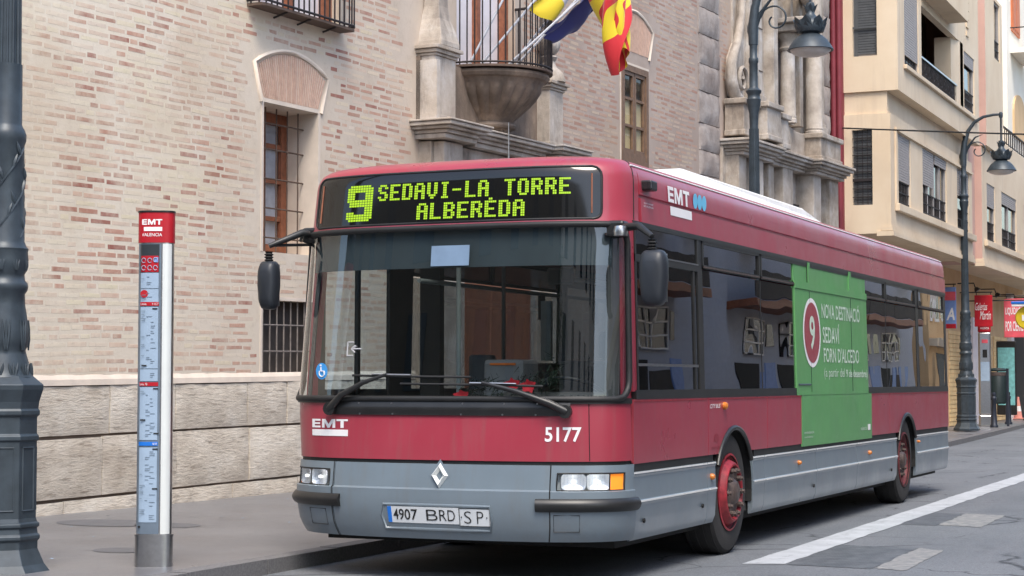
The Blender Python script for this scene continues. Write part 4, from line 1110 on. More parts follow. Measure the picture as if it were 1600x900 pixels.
    m = WB(); m.slab(lambda u, v: (lerp(-5.5, 6.9, u), [.032, .026, .0][round(v * 2)] + .004 * sin(u * 190), [1.30, 1.355, 1.40][round(v * 2)]), lambda u, v: (lerp(-5.5, 6.9, u), -.02, lerp(1.3, 1.4, v)), 120, 2)
    m.build('plinth_ledge', 'pale_plaster', PAL)
    # ---- quoin strip and its stones
    h = .0; rr = random.Random(4)
    while h < 11:
        hh = rr.uniform(.42, .62); 
        m = WB(); m.slab(lambda u, v: (lerp(16.86 + .05 * (int(h * 10) % 2), 17.88, u) , .05 + (0 if 0 < u < 1 and 0 < v < 1 else -.03) + rr.uniform(-.012, .012), lerp(h + .008, h + hh - .008, v)), lambda u, v: (lerp(16.86, 17.88, u), -.02, lerp(h, h + hh, v)), 7, 5)
        m.build('quoin_stone', 'quoin_stone', PAL, smooth=35); h += hh
    # ---- window openings
    def band(s0, s1, h0, h1, w=.05, d=.006, bottom=False):
        m = WB(); m.box(s0 - w, s0, -.02, d, h0, h1 + w); m.box(s1, s1 + w, -.02, d, h0, h1 + w); m.box(s0, s1, -.02, d, h1, h1 + w)
        if bottom: m.box(s0 - w, s1 + w, -.02, d + .002, h0 - w, h0 - .001)
        return m
    def tympanum(s0, s1, h0, wt, hs, hp, seed):
        sc = (s0 + s1) / 2; n = 14
        top = [(sc - wt + 2 * wt * i / n, hs + (hp - hs) * (1 - (2 * i / n - 1) ** 2)) for i in range(n + 1)]
        out = [(s0 - .05, h0)] + top + [(s1 + .05, h0)]
        m = WB(); m.tube([(a, .004, b) for a, b in out], .028, 6); m.build('arch_band', 'pale_plaster', PAL, smooth=60)
        m = WB(); r = random.Random(seed); N = 34
        m2 = WB()
        for i in range(N):
            a0, a1 = (i + .14) / N, (i + .72) / N
            def tp(a): return (sc - wt + .04 + (2 * wt - .08) * a, hs - .035 + (hp - hs) * (1 - (2 * a - 1) ** 2))
            def bt(a): return (s0 + (s1 - s0) * a, h0 + .05)
            d = r.uniform(.004, .01)
            A, B_, C_, D_ = bt(a0), bt(a1), tp(a1), tp(a0)
            m.add([(A[0], d, A[1]), (B_[0], d, B_[1]), (C_[0], d, C_[1]), (D_[0], d, D_[1]), (A[0], -.01, A[1]), (B_[0], -.01, B_[1]), (C_[0], -.01, C_[1]), (D_[0], -.01, D_[1])], [(0, 1, 2, 3), (0, 4, 5, 1), (1, 5, 6, 2), (2, 6, 7, 3), (3, 7, 4, 0)])
        m.build('arch_bricks', 'brick_arch', PAL, kind='stuff')
    def grille(s0, s1, h0, h1, nv, hs, d, par, ext=0, mat='grille_rust'):
        m = WB()
        for i in range(nv): 
            s = lerp(s0, s1, (i + .5) / nv); m.tube([(s, d, h0), (s, d, h1)], .009, 6)
        for h in hs: m.tube([(s0 - ext, d, h), (s1 + ext, d, h)], .01, 6)
        m.build('grille', mat, par)
    s0, s1, h0, h1 = W1
    wn = empty('window', parent=PAL)
    band(s0, s1, h0, h1, .045).build('plaster_band', 'pale_plaster', wn)
    m = WB()
    for a, b in ((s0, .0), (s1, .0)): m.quad((a + (.003 if a == s0 else -.003), .002, h0), (a + (.003 if a == s0 else -.003), .002, h1), (a + (.003 if a == s0 else -.003), -.5, h1), (a + (.003 if a == s0 else -.003), -.5, h0))
    m.quad((s0, 0, h1 - .003), (s1, 0, h1 - .003), (s1, -.5, h1 - .003), (s0, -.5, h1 - .003)); m.build('reveal', 'pale_plaster', wn)
    m = WB(); D0 = -.42
    def frame(m, a, b, c, d, dd, t=.06, dep=.05):
        m.box(a, a + t, dd - dep, dd, c, d); m.box(b - t, b, dd - dep, dd, c, d); m.box(a + t, b - t, dd - dep, dd, c, c + t); m.box(a + t, b - t, dd - dep, dd, d - t, d)
    frame(m, s0 + .01, s1 - .01, h0, h1 - .01, D0, .05, .06)
    mid = (s0 + s1) / 2
    for a, b in ((s0 + .06, mid - .004), (mid + .004, s1 - .06)):
        frame(m, a, b, h0 + .05, h1 - .06, D0 + .012, .08, .05)
        for hh in (3.12, 3.55, 3.95): m.box(a + .08, b - .08, D0 - .03, D0 + .008, hh, hh + .05)
    m.build('wooden_frame', 'window_wood', wn)
    WB().quad((s0, D0 - .02, h0), (s1, D0 - .02, h0), (s1, D0 - .02, h1), (s0, D0 - .02, h1)).build('pane', 'clear_glass', wn)
    WB().quad((s0, D0 - .05, h0), (s1, D0 - .05, h0), (s1, D0 - .05, h1), (s0, D0 - .05, h1)).build('curtain_and_reflection', 'curtain_and_reflection', wn)
    grille(s0 + .0, s1, h0, h1, 5, [2.9, 3.23, 3.56, 3.89, 4.18], -.2, wn)
    tympanum(s0, s1, h1, .74, 4.78, 4.98, 1)
    s0, s1, h0, h1 = W2
    wn = empty('cellar_window', parent=PAL)
    band(s0, s1, h0, h1, .04).build('plaster_band', 'pale_plaster', wn)
    WB().box(s0, s1, -.33, -.16, h0, h1).build('board', 'dark_board', wn)
    grille(s0, s1, h0, h1, 8, [1.63, 1.92], -.04, wn, mat='grille_pale')
    # tall wooden window at the far end, two leaves of panes
    s0, s1, h0, h1 = W3
    wn = empty('window', parent=PAL)
    band(s0, s1, h0 - .1, h1, .04).build('plaster_band', 'pale_plaster', wn)
    m = WB(); frame(m, s0, s1, h0, h1, .02, .10, .12); m.box(s0 + .1, s1 - .1, -.1, .012, h0 + .1, h0 + .2); mid = (s0 + s1) / 2
    for a, b in ((s0 + .1, mid - .01), (mid + .01, s1 - .1)):
        frame(m, a, b, h0 + .2, h1 - .1, .0, .06, .05)
        for k in (1, 2): m.box(a + .06, b - .06, -.05, -.004, lerp(h0 + .2, h1 - .1, k / 3) - .02, lerp(h0 + .2, h1 - .1, k / 3) + .02)
    m.build('wooden_frame', 'window_wood_pale', wn)
    WB().quad((s0, -.03, h0), (s1, -.03, h0), (s1, -.03, h1), (s0, -.03, h1)).build('pane', 'clear_glass', wn)
    WB().quad((s0, -.06, h0), (s1, -.06, h0), (s1, -.06, h1 - .55), (s0, -.06, h1 - .55)).build('curtain_and_reflection', 'shutter_and_reflection_warm', wn)  # warm sheet paints a sunlit building's reflection in the panes
    tympanum(s0, s1, h1 + .18, .76, 6.88, 7.12, 2)
    # ---- balconies
    def balcony(sc, a, dpt, h, door, nb, straight=False):
        b = empty('balcony', parent=PAL)
        def el(t, k=1.0):
            if not straight: return (sc - a * k * cos(t), dpt * k * sin(t))
            p_ = max(0, min(1, t / pi)) * (2 * a + 2 * dpt)      # walk round three straight sides
            if p_ < dpt: return (sc - a, p_)
            if p_ < dpt + 2 * a: return (sc - a + (p_ - dpt), dpt)
            return (sc + a, 2 * dpt + 2 * a - p_)
        m = WB(); n = 24
        m.prism([el(pi * i / n) for i in range(n + 1)], lambda s, d: (s, d, h), lambda s, d: (s, d, h + .03)); m.build('slab', 'balcony_board', b)
        m = WB()
        for i in range(nb):
            s, d = el(pi * (i + .5) / nb, .985); m.tube([(s, d, h + .03), (s, d, h + 1.05)], .011, 6)
        m.build('railing_bars', 'wrought_iron', b)
        m = WB(); m.tube([el(pi * i / n, .985) + (h + 1.05,) for i in range(n + 1)], .02, 6); m.tube([el(pi * i / n, .99) + (h + .06,) for i in range(n + 1)], .014, 6); m.build('handrail', 'wrought_iron', b)
        d0, d1, dh = door
        m = WB(); m.box(d0, d0 + .13, -.3, -.1, h, dh); m.box(d1 - .13, d1, -.3, -.1, h, dh); m.box((d0 + d1) / 2 - .05, (d0 + d1) / 2 + .05, -.3, -.12, h, dh); m.build('door_frame', 'window_wood', b)
        m = WB(); m.box(d0 + .13, (d0 + d1) / 2 - .05, -.28, -.2, h, dh); m.box((d0 + d1) / 2 + .05, d1 - .13, -.28, -.2, h, dh); m.build('door_panel', 'white_panel', b)
        return b, el
    b1, el = balcony(4.18, .95, .22, 5.36, (3.45, 5.1, 8.2), 22, True)
    for k in (.7, 1.5, 2.4):
        s, d = (3.3 + .37 * k * 1.6, .2); m = WB(); m.tube([(s, d, 5.355), (s, .02, 5.31)], .012, 6); m.build('bracket', 'wrought_iron', b1)
    b2, el = balcony(8.86, .88, .9, 5.37, (8.02, 9.7, 9), 27)
    m = WB(); prof = [(.97, 5.35), (.985, 5.31), (.95, 5.27), (.9, 5.25), (.86, 5.2), (.8, 5.12), (.72, 5.03), (.63, 4.94), (.545, 4.86), (.47, 4.79), (.42, 4.74), (.40, 4.71), (.45, 4.695), (.47, 4.665), (.45, 4.635), (.38, 4.62), (.33, 4.58), (.27, 4.52), (.2, 4.46), (.17, 4.43), (.19, 4.41), (.17, 4.385), (.1, 4.34), (.04, 4.3)]
    n = 72; vs = []; fs = []
    for r, h in prof:
        for i in range(n + 1):
            lob = .10 * abs(sin(i * pi / 6)) * (1 - .6 * abs(h - 4.98) / .22) if 4.76 < h < 5.2 else (.12 * abs(sin(i * pi / 6)) if 4.44 < h < 4.6 else 0)
            s, d = el(pi * i / n, r * (.97 + lob)); vs.append((s, d, h))
    for j in range(len(prof) - 1):
        for i in range(n): fs.append((j * (n + 1) + i, j * (n + 1) + i + 1, (j + 1) * (n + 1) + i + 1, (j + 1) * (n + 1) + i))
    m.add(vs, fs); m.build('corbel', 'corbel_stone', PAL, smooth=25)
    # ---- portal beside the bus: back panel, pedestals, urns, ball, cornice
    pt = empty('portal', parent=PAL)
    WB().box(6.93, 10.8, -.02, .06, 4.3, 5.36).build('back_panel', 'corbel_stone', pt)
    def pedestal(a, b, d):
        m = WB(); m.box(a, b, 0, d, 4.55, 5.36); m.box(a - .02, b + .02, 0, d + .02, 4.55, 4.62); m.build('pedestal', 'portal_stone', pt, bevel=.008)
        m = WB()
        for h0, h1, e in ((5.36, 5.39, .02), (5.395, 5.44, .045), (5.445, 5.49, .075)): m.box(a - e, b + e, -.01, d + e, h0, h1)
        m.build('pedestal_cap', 'portal_stone', pt, bevel=.006)
    pedestal(6.96, 7.5, .26); pedestal(10.3, 10.75, .26)
    WB().box(6.93, 7.02, 0, .3, 4.55, 5.3).build('pilaster_strip', 'portal_stone', pt)
    def obelisk(sc, dc, h, k, ball):
        if not ball:
            prof = [(.30, 0), (.30, .06), (.255, .2), (.19, .34), (.155, .5), (.15, .62), (.165, .66), (.155, .68), (.14, .7), (.16, .76), (.185, .84), (.27, .88), (.275, .93), (.2, .97), (.17, 1.05)]
            vs = []; m = WB(); m.lathe([(r * k, z * 1.05) for r, z in prof], 4, c=(0, 0, 0), a0=pi / 4); 
            m.v = [(sc + x * 1.15, dc + y, h + z) for x, y, z in m.v]; m.build('obelisk', 'portal_stone', pt, bevel=.01)
        else:
            m = WB(); m.lathe([(.24, 0), (.24, .05), (.2, .14), (.11, .22), (.09, .3), (.13, .36), (.11, .38)], 20); m.v = [(sc + x, dc + y, h + z) for x, y, z in m.v]; m.build('ball_stem', 'portal_stone', pt, smooth=40)
            m = WB(); m.lathe([(.17 * sin(max(t, .02)), -.17 * cos(t)) for t in [pi * i / 14 for i in range(15)]], 20); m.v = [(sc + x, dc + y, h + .55 + z) for x, y, z in m.v]; m.build('stone_ball', 'portal_stone', pt, smooth=60)
    obelisk(7.23, .12, 5.49, 1.0, False); obelisk(10.52, .14, 5.49, 1.0, True)
    def cornice(segs, hs, par, mat='portal_stone'):
        for a, b, d in segs:
            m = WB()
            for (h0, h1, e) in hs: m.box(a - max(e, -.1), b + max(e, -.1), -.02, d + e, h0, h1)
            m.build('cornice', mat, par, bevel=.008)
    hs = [(4.30, 4.36, -.12), (4.365, 4.41, -.08), (4.415, 4.45, -.02), (4.455, 4.50, .03), (4.505, 4.53, .05)]
    cornice([(6.8, 7.85, .56), (10.1, 11.0, .56)], hs, pt); cornice([(7.86, 10.09, .42)], [(a - .002, b - .002, c) for a, b, c in hs], pt)
    WB().box(7.0, 10.8, -.02, .18, .0, 4.28).build('portal_wall', 'portal_stone', pt)
    for a in (7.05, 10.2): WB().box(a, a + .5, .18, .34, .0, 4.28).build('pilaster', 'portal_stone', pt, bevel=.01)
    WB().box(7.9, 9.8, .14, .2, 0, 3.4).build('portal_door', 'window_wood', pt)
    # ---- carved portal at the far end
    p2 = empty('carved_portal', parent=PAL)
    WB().box(18.55, 24.4, -.02, .04, 5.5, 12).build('back_panel', 'portal_stone', p2)
    WB().box(17.95, 24.4, -.02, .05, -.1, 5.4).build('back_panel', 'portal_stone', p2)
    def pil(a, b, d, h0, h1, cap=True, mat='portal_stone'):
        m = WB(); m.box(a, b, .03, d, h0, h1); m.build('pilaster', mat, p2, bevel=.012)
        if cap:
            m = WB(); m.box(a - .06, b + .06, .03, d + .06, h0, h0 + .14); m.box(a - .03, b + .03, .03, d + .03, h0 + .14, h0 + .22)
            m.build('pilaster_base', mat, p2, bevel=.01)
    def col(s, d, r, h0, h1, hc=None):
        m = WB(); m.lathe([(r * 1.14, 0), (r * 1.14, .07), (r * 1.02, .09), (r * 1.08, .13), (r, .16), (r * .98, (h1 - h0) * .5), (r * .9, h1 - h0)], 22); m.v = [(s + x, d + y, h0 + z) for x, y, z in m.v]; m.build('column', 'portal_stone', p2, smooth=35)
        if hc:
            m = WB(); m.lathe([(r * 1.0, 0), (r * 1.15, .05), (r * 1.0, .08), (r * 1.0, .2), (r * 1.35, .28), (r * 1.4, .34)], 22); m.v = [(s + x, d + y, hc + z) for x, y, z in m.v]; m.build('capital', 'portal_stone', p2, smooth=35)
    pil(18.95, 19.65, .22, 6.3, 12); pil(20.1, 20.35, .3, 6.3, 12, False)
    WB().box(20.4, 21.9, .035, .05, 6.2, 7.95).build('niche_shade_panel', 'corbel_stone', p2)  # flat darker panel paints the shadow of a recess
    col(21.05, .26, .15, 6.1, 7.55, 7.5); col(22.4, .36, .165, 6.0, 12)
    for a, b, d_ in ((21.45, 21.6, .2), (21.75, 21.95, .28), (20.42, 20.55, .12), (19.28, 19.34, .26), (22.72, 22.84, .16), (18.9, 18.98, .14)): pil(a, b, d_, 6.12, 12, False)
    for h_ in (6.9, 7.7, 8.5): WB().box(18.95, 19.66, .2, .23, h_, h_ + .02).build('block_joint', 'joint_shade_grout', p2)
    pil(22.9, 23.3, .3, 6.1, 12); pil(19.7, 20.05, .12, 6.3, 12, False)
    m = WB(); m.box(20.75, 21.35, .05, .62, 7.85, 8.0); m.box(20.65, 21.45, .05, .7, 8.0, 8.1); m.build('entablature', 'portal_stone', p2, bevel=.02)
    m = WB(); m.tube([(20.4, .3, 8.5), (20.9, .35, 8.75), (21.5, .4, 8.8), (22.0, .4, 8.55)], .12, 8); m.build('pediment_moulding', 'portal_stone', p2, smooth=50)
    # scroll with its volute
    sc_ = [(18.85, .14, 9.2), (18.82, .14, 8.4), (18.72, .14, 7.8), (18.55, .14, 7.35), (18.3, .14, 7.05), (18.15, .15, 6.85), (18.12, .16, 6.55), (18.28, .17, 6.3), (18.55, .17, 6.25)]
    WB().tube(sc_, [.07, .07, .075, .08, .09, .1, .11, .11, .09], 8).build('scroll', 'portal_stone', p2, smooth=60)
    m = WB(); m.tube([(18.6 + (.26 - .014 * k) * cos(k * .5), .2, 6.6 + (.26 - .014 * k) * 1.15 * sin(k * .5)) for k in range(18)], .04, 6); m.build('volute', 'portal_stone', p2, smooth=60)
    m = WB(); m.prism([(18.9, 9.3), (18.85, 8.4), (18.75, 7.8), (18.55, 7.3), (18.3, 7.0), (18.2, 6.6), (18.35, 6.3), (19.0, 6.25), (19.0, 9.3)], lambda a, b: (a, .0, b), lambda a, b: (a, .13, b)); m.build('scroll_panel', 'portal_stone', p2)
    def ped(a, b, d, h0=5.55, h1=6.2):
        m = WB(); m.box(a, b, .03, d, h0, h1); m.box(a - .03, b + .03, .03, d + .03, h0, h0 + .1); m.box(a - .05, b + .05, .03, d + .05, h1 - .1, h1); m.build('pedestal', 'portal_stone', p2, bevel=.015)
    ped(18.1, 18.85, .4, 5.55, 6.22); ped(18.95, 19.75, .55, 5.55, 6.25); ped(19.9, 20.35, .5, 5.5, 6.15); ped(22.0, 23.35, .62, 5.45, 6.0)
    m = WB(); m.prism([(20.35, 5.5), (22.0, 5.45), (22.0, 5.98), (21.4, 5.98), (20.9, 6.06), (20.5, 6.3), (20.35, 6.4)], lambda a, b: (a, .05, b), lambda a, b: (a, .3, b)); m.build('curved_parapet', 'portal_stone', p2, bevel=.02)
    hs = [(5.2, 5.26, -.1), (5.265, 5.31, -.06), (5.315, 5.37, 0), (5.375, 5.43, .06), (5.435, 5.48, .09)]
    cornice([(17.98, 19.85, .5), (22.0, 24.1, .6)], hs, p2); cornice([(19.86, 21.99, .42)], [(a - .003, b - .003, c) for a, b, c in hs], p2)
    for a, b, d in ((18.1, 18.5, .3), (18.8, 19.3, .35), (19.9, 20.2, .25), (20.6, 21.2, .3), (22.2, 22.7, .4), (23.3, 23.9, .4)): pil(a, b, d, -.1, 5.2, False)
    WB().box(21.2, 22.2, .05, .1, -.1, 4.6).build('portal_door', 'dark_board', p2)
    h = 5.5; rr = random.Random(9)
    while h < 12:
        hh = rr.uniform(.5, .75); m = WB(); m.slab(lambda u, v: (lerp(23.5, 24.42, u), .12 + (0 if 0 < u < 1 and 0 < v < 1 else -.04) + rr.uniform(-.015, .015), lerp(h + .01, h + hh - .01, v)), lambda u, v: (lerp(23.5, 24.42, u), 0, lerp(h, h + hh, v)), 6, 5); m.build('quoin_stone', 'quoin_stone', p2, smooth=35); h += hh
palace()

# ================================================================== FLAGS ON THE BALCONY
def flag(label, mat, base, tip, cloth, amp=.03, folds=4, nu=26, nv=26, sd=1):
    """white staff from base to tip, cloth(u,v) -> (s,d,h): u along the fly, v down"""
    f = tag(empty('flag', wpos(*base)), label, 'flag', 'flags hung from the portal balcony'); o = wpos(*base)
    loc = lambda s, d, h: tuple(wpos(s, d, h) - o)
    MB(loc).tube([base, tip], .017, 8).build('flagpole', 'flagpole_white', f, smooth=60)
    if cloth:
        m = MB(loc); m.grid(cloth, nu, nv); me = m.mesh('cloth', mat, 80)
        uv = me.uv_layers.new(name='UVMap'); W = nu + 1
        for p in me.polygons:
            for li in p.loop_indices:
                vi = me.loops[li].vertex_index; a_, b_ = (vi % W) / nu, (vi // W) / nv; uv.data[li].uv = (min(.999, max(0, a_ + (.10 * sin(5 * b_ + 3 * a_) + .05 * sin(13 * b_) if nu > 40 else 0))), b_ * .999)
        c = bpy.data.objects.new('cloth', me); COL.objects.link(c); c.parent = f
    return f
flag('bare white flagpole slanting out of the portal balcony, left of the others', None, (8.14, .12, 5.42), (8.25, .95, 6.9), None)
def yw(u, v):
    return (8.60 + .42 * u + .03 * v + .05 * sin(7 * v + 3 * u), .85 + .5 * u + .07 * sin(v * 7 + u * 6), 6.42 + .25 * u - (.36 + .1 * sin(5 * u)) * v)
flag('yellow and white flag drooping from a white pole above the balcony', 'flag_yellow_white', (8.38, .14, 5.42), (8.78, 1.6, 7.15), yw)
flag('bare white flagpole pointing up between the yellow flag and the blue flag', None, (8.87, .3, 5.42), (8.89, .98, 6.14), None)
def eu(u, v):
    k = sin(pi * min(1, .12 + .8 * u))
    return (8.49 + .08 * u + (.10 + .36 * k) * v + .03 * sin(8 * v + 3 * u), 1.0 + .8 * u + .05 * sin(v * 9 + u * 4), 5.80 + .62 * u - (.03 + .12 * k) * v + .02 * sin(16 * u + 4 * v))
flag('dark blue flag half rolled along its white pole beside the stone ball', 'flag_blue', (8.44, .5, 5.39), (8.62, 2.5, 6.98), eu)
def ry(u, v):
    w_ = (.27 * (1 - .62 * v ** 1.2) + .035) * (1 + .22 * sin(9 * u * pi + 4 * v))
    a = u * 2 * pi * 1.15 + v * 3.4
    return (8.32 + .20 * v + w_ * cos(a) * .62 + .05 * sin(5 * v + 9 * u), 1.98 + .16 * v + w_ * sin(a) * .75 + .03 * cos(18 * u), 6.42 - 1.08 * v - .20 * sin(u * 5 + 1) * v + .04 * sin(7 * u))
flag('red and yellow striped flag hanging twisted at the end of its pole', 'flag_red_yellow', (8.62, .55, 5.42), (8.45, 2.2, 6.8), ry, nu=60, nv=40)

# ================================================================== STREET LAMPS
def lamp():
    L = empty('street_lamp')
    oct_ = [(.33, 0), (.33, .05), (.29, .1), (.245, .2), (.245, .25), (.26, .265), (.26, .285), (.245, .30), (.24, .335), (.255, .345), (.255, .365), (.24, .375), (.232, .40), (.232, .90), (.246, .91), (.246, .935), (.232, .95), (.232, 1.06), (.25, 1.075), (.25, 1.1), (.24, 1.115), (.245, 1.16), (.27, 1.24), (.272, 1.27), (.2, 1.33)]
    MB().lathe(oct_, 8, a0=pi / 8).build('pedestal', 'lamp_iron', L, bevel=.004)
    for k in range(8):
        a = k * pi / 4; c, s = cos(a), sin(a); r = .232 * cos(pi / 8)
        P = lambda t, z, d: ((r + d) * c - t * s, (r + d) * s + t * c, z)
        t = .055; m = MB()
        for A, B_ in (((-t, .45), (t, .45)), ((t, .45), (t, .86)), ((t, .86), (-t, .86)), ((-t, .86), (-t, .45))): m.tube([P(A[0], A[1], .001), P(B_[0], B_[1], .001)], .006, 4)
        m.build('panel_moulding', 'lamp_iron', L)
    prof = [(.2, 1.32), (.19, 1.34), (.178, 1.37), (.165, 1.42), (.15, 1.47), (.143, 1.5), (.158, 1.53), (.164, 1.58), (.162, 1.64), (.15, 1.72), (.137, 1.8), (.134, 1.87), (.15, 1.895), (.156, 1.92), (.15, 1.945), (.135, 1.96), (.13, 2.0), (.15, 2.04), (.155, 2.1), (.15, 2.15), (.155, 2.17), (.14, 2.19), (.128, 2.22), (.122, 2.6), (.119, 2.86), (.13, 2.89), (.132, 2.93), (.122, 2.96), (.11, 2.98), (.102, 3.0), (.1, 3.4)]
    MB().lathe(prof, 28).build('baluster', 'lamp_iron', L, smooth=40)
    # cast leaves wound round the ornamented length
    m = MB(); rr = random.Random(2)
    for zc, r0, n, ln in ((1.36, .185, 12, .11), (1.6, .162, 8, .2), (2.07, .148, 9, .09)):
        for k in range(n):
            a = 2 * pi * k / n
            for j in (-1, 0, 1): m.tube([(r0 * cos(a + j * .05 + t * .12 * j) , r0 * sin(a + j * .05 + t * .12 * j), zc - ln / 2 + ln * t) for t in (0, .35, .7, 1)], [.004, .011, .009, .002], 5)
    for st in range(4):
        pts = [(.124 * cos(st * pi / 2 + t * 3.4), .124 * sin(st * pi / 2 + t * 3.4), 2.24 + t * .6) for t in [i / 22 for i in range(23)]]
        m.tube(pts, .008, 5)
        for i in range(2, 22, 3):
            p = pts[i]; a = atan2(p[1], p[0]); sg = 1 if i % 2 else -1
            m.tube([(.125 * cos(a + sg * .25 * t), .125 * sin(a + sg * .25 * t), p[2] + .09 * t) for t in (0, .4, .75, 1)], [.003, .014, .01, .002], 5)
    m.build('leaf_relief', 'lamp_iron', L, smooth=60, kind='stuff')
    m = MB(); n = 32; pz = [(3.0, .088), (4.6, .075), (5.3, .068)]
    m.lathe([(r, z) for z, r in pz], 28); m.build('shaft', 'lamp_iron', L, smooth=40)
    m = MB()
    for k in range(14): a = 2 * pi * k / 14; m.tube([(.09 * cos(a), .09 * sin(a), 3.0), (.077 * cos(a), .077 * sin(a), 4.6), (.07 * cos(a), .07 * sin(a), 5.25)], .009, 5)
    m.build('fluting', 'lamp_iron', L)
    MB().lathe([(.068, 5.3), (.075, 5.5), (.105, 5.62), (.115, 5.72), (.1, 5.74), (.1, 5.8), (.12, 5.83), (.125, 5.86), (.08, 5.9), (.07, 5.92), (.068, 6.3), (.078, 6.32), (.078, 6.38), (.062, 6.4), (.062, 6.55), (.07, 6.7), (.06, 6.75)], 22).build('collar', 'lamp_iron', L, smooth=40)
    m = MB(); arcp = [(0, 0, 6.6), (.0, 0, 6.9), (.03, 0, 7.2), (.12, 0, 7.48), (.28, 0, 7.7), (.5, 0, 7.82), (.75, 0, 7.86), (.94, 0, 7.86)]
    m.tube(arcp, [.075, .085, .07, .05, .042, .038, .034, .03], 10); m.build('arm', 'lamp_iron', L, smooth=60)
    m = MB()
    def spiral(cx, cz, r0, r1, a0, a1, n=26): return [(cx + lerp(r0, r1, i / n) * cos(lerp(a0, a1, i / n)), 0, cz + lerp(r0, r1, i / n) * sin(lerp(a0, a1, i / n))) for i in range(n + 1)]
    m.tube([(.02, 0, 6.75), (.06, 0, 6.95), (.14, 0, 7.06)] + spiral(.36, 6.98, .24, .07, 2.4, -3.9), .016, 6)
    m.tube([(.04, 0, 6.85), (.12, 0, 7.1), (.3, 0, 7.32), (.48, 0, 7.38)], [.03, .03, .022, .006], 6)
    m.tube([(-.01, 0, 7.1), (.0, 0, 7.35), (-.02, 0, 7.52)] + spiral(-.1, 7.55, .08, .03, -.2, 4.6, 14), .014, 6)
    m.tube([(-.05, .0, 6.72), (-.085, 0, 6.82), (-.1, 0, 6.94)], [.02, .014, .003], 6)
    m.build('scrollwork', 'lamp_iron', L, smooth=60)
    # lantern
    ln = empty('lantern', (.93, 0, 6.42), parent=L)
    MB().lathe([(.03, 1.5), (.05, 1.46), (.05, 1.38), (.025, 1.34), (.022, .72), (.04, .7)], 12).build('hanger', 'lamp_iron', ln, smooth=40)
    MB().lathe([(.06, .78), (.075, .72), (.065, .66), (.07, .6), (.12, .54), (.2, .5), (.235, .42), (.23, .36), (.2, .31), (.14, .29), (.13, .27)], 24).build('crown', 'lamp_iron', ln, smooth=40)
    m = MB()
    for n_, r0, z0, ln_, w0 in ((8, .225, .42, .13, .085), (8, .21, .36, .09, .06), (5, .065, .66, .10, .04)):
        for k in range(n_):
            a = 2 * pi * k / n_
            P = lambda r, t, z: (r * cos(a) - t * sin(a), r * sin(a) + t * cos(a), z)
            m.add([P(r0 - .01, -w0, z0 - .05), P(r0 - .01, w0, z0 - .05), P(r0 + .02, w0 * .9, z0 + ln_ * .5), P(r0 + .06, 0, z0 + ln_), P(r0 + .02, -w0 * .9, z0 + ln_ * .5), P(r0 - .03, 0, z0 + ln_ * .4)], [(0, 1, 2, 3, 4), (0, 5, 1), (1, 5, 2), (2, 5, 3), (3, 5, 4), (4, 5, 0)])
    m.build('crown_leaves', 'lamp_iron', ln)
    MB().lathe([(.13, .285), (.19, .255), (.27, .18), (.33, .09), (.365, .03), (.36, .02), (.33, .03)], 32).build('shade', 'lamp_iron', ln, smooth=40)
    MB().lathe([(.325, .045), (.32, .02), (.27, -.03), (.18, -.06), (.08, -.075), (.001, -.078)], 28).build('lamp_glass', 'lamp_inside', ln, smooth=60)
    return L
LP = lamp()
LP.location = (-2.5, -1.34, .05); LP.rotation_euler = (0, 0, radians(180))
tag(LP, 'ornate grey iron lamp post cut by the left edge of the photo, nearest of all', 'street lamp', 'ornate iron street lamps along the pavement')
for loc, rz, lab in (((-2.75, 17.25, .12), 0, 'ornate grey iron lamp post rising behind the bus roof against the carved portal'), ((-2.65, 35.6, .12), 0, 'ornate grey iron lamp post standing on the far pavement beyond the tail of the bus')):
    c = copy_tree(LP); c.location = loc; c.rotation_euler = (0, 0, rz); tag(c, lab)

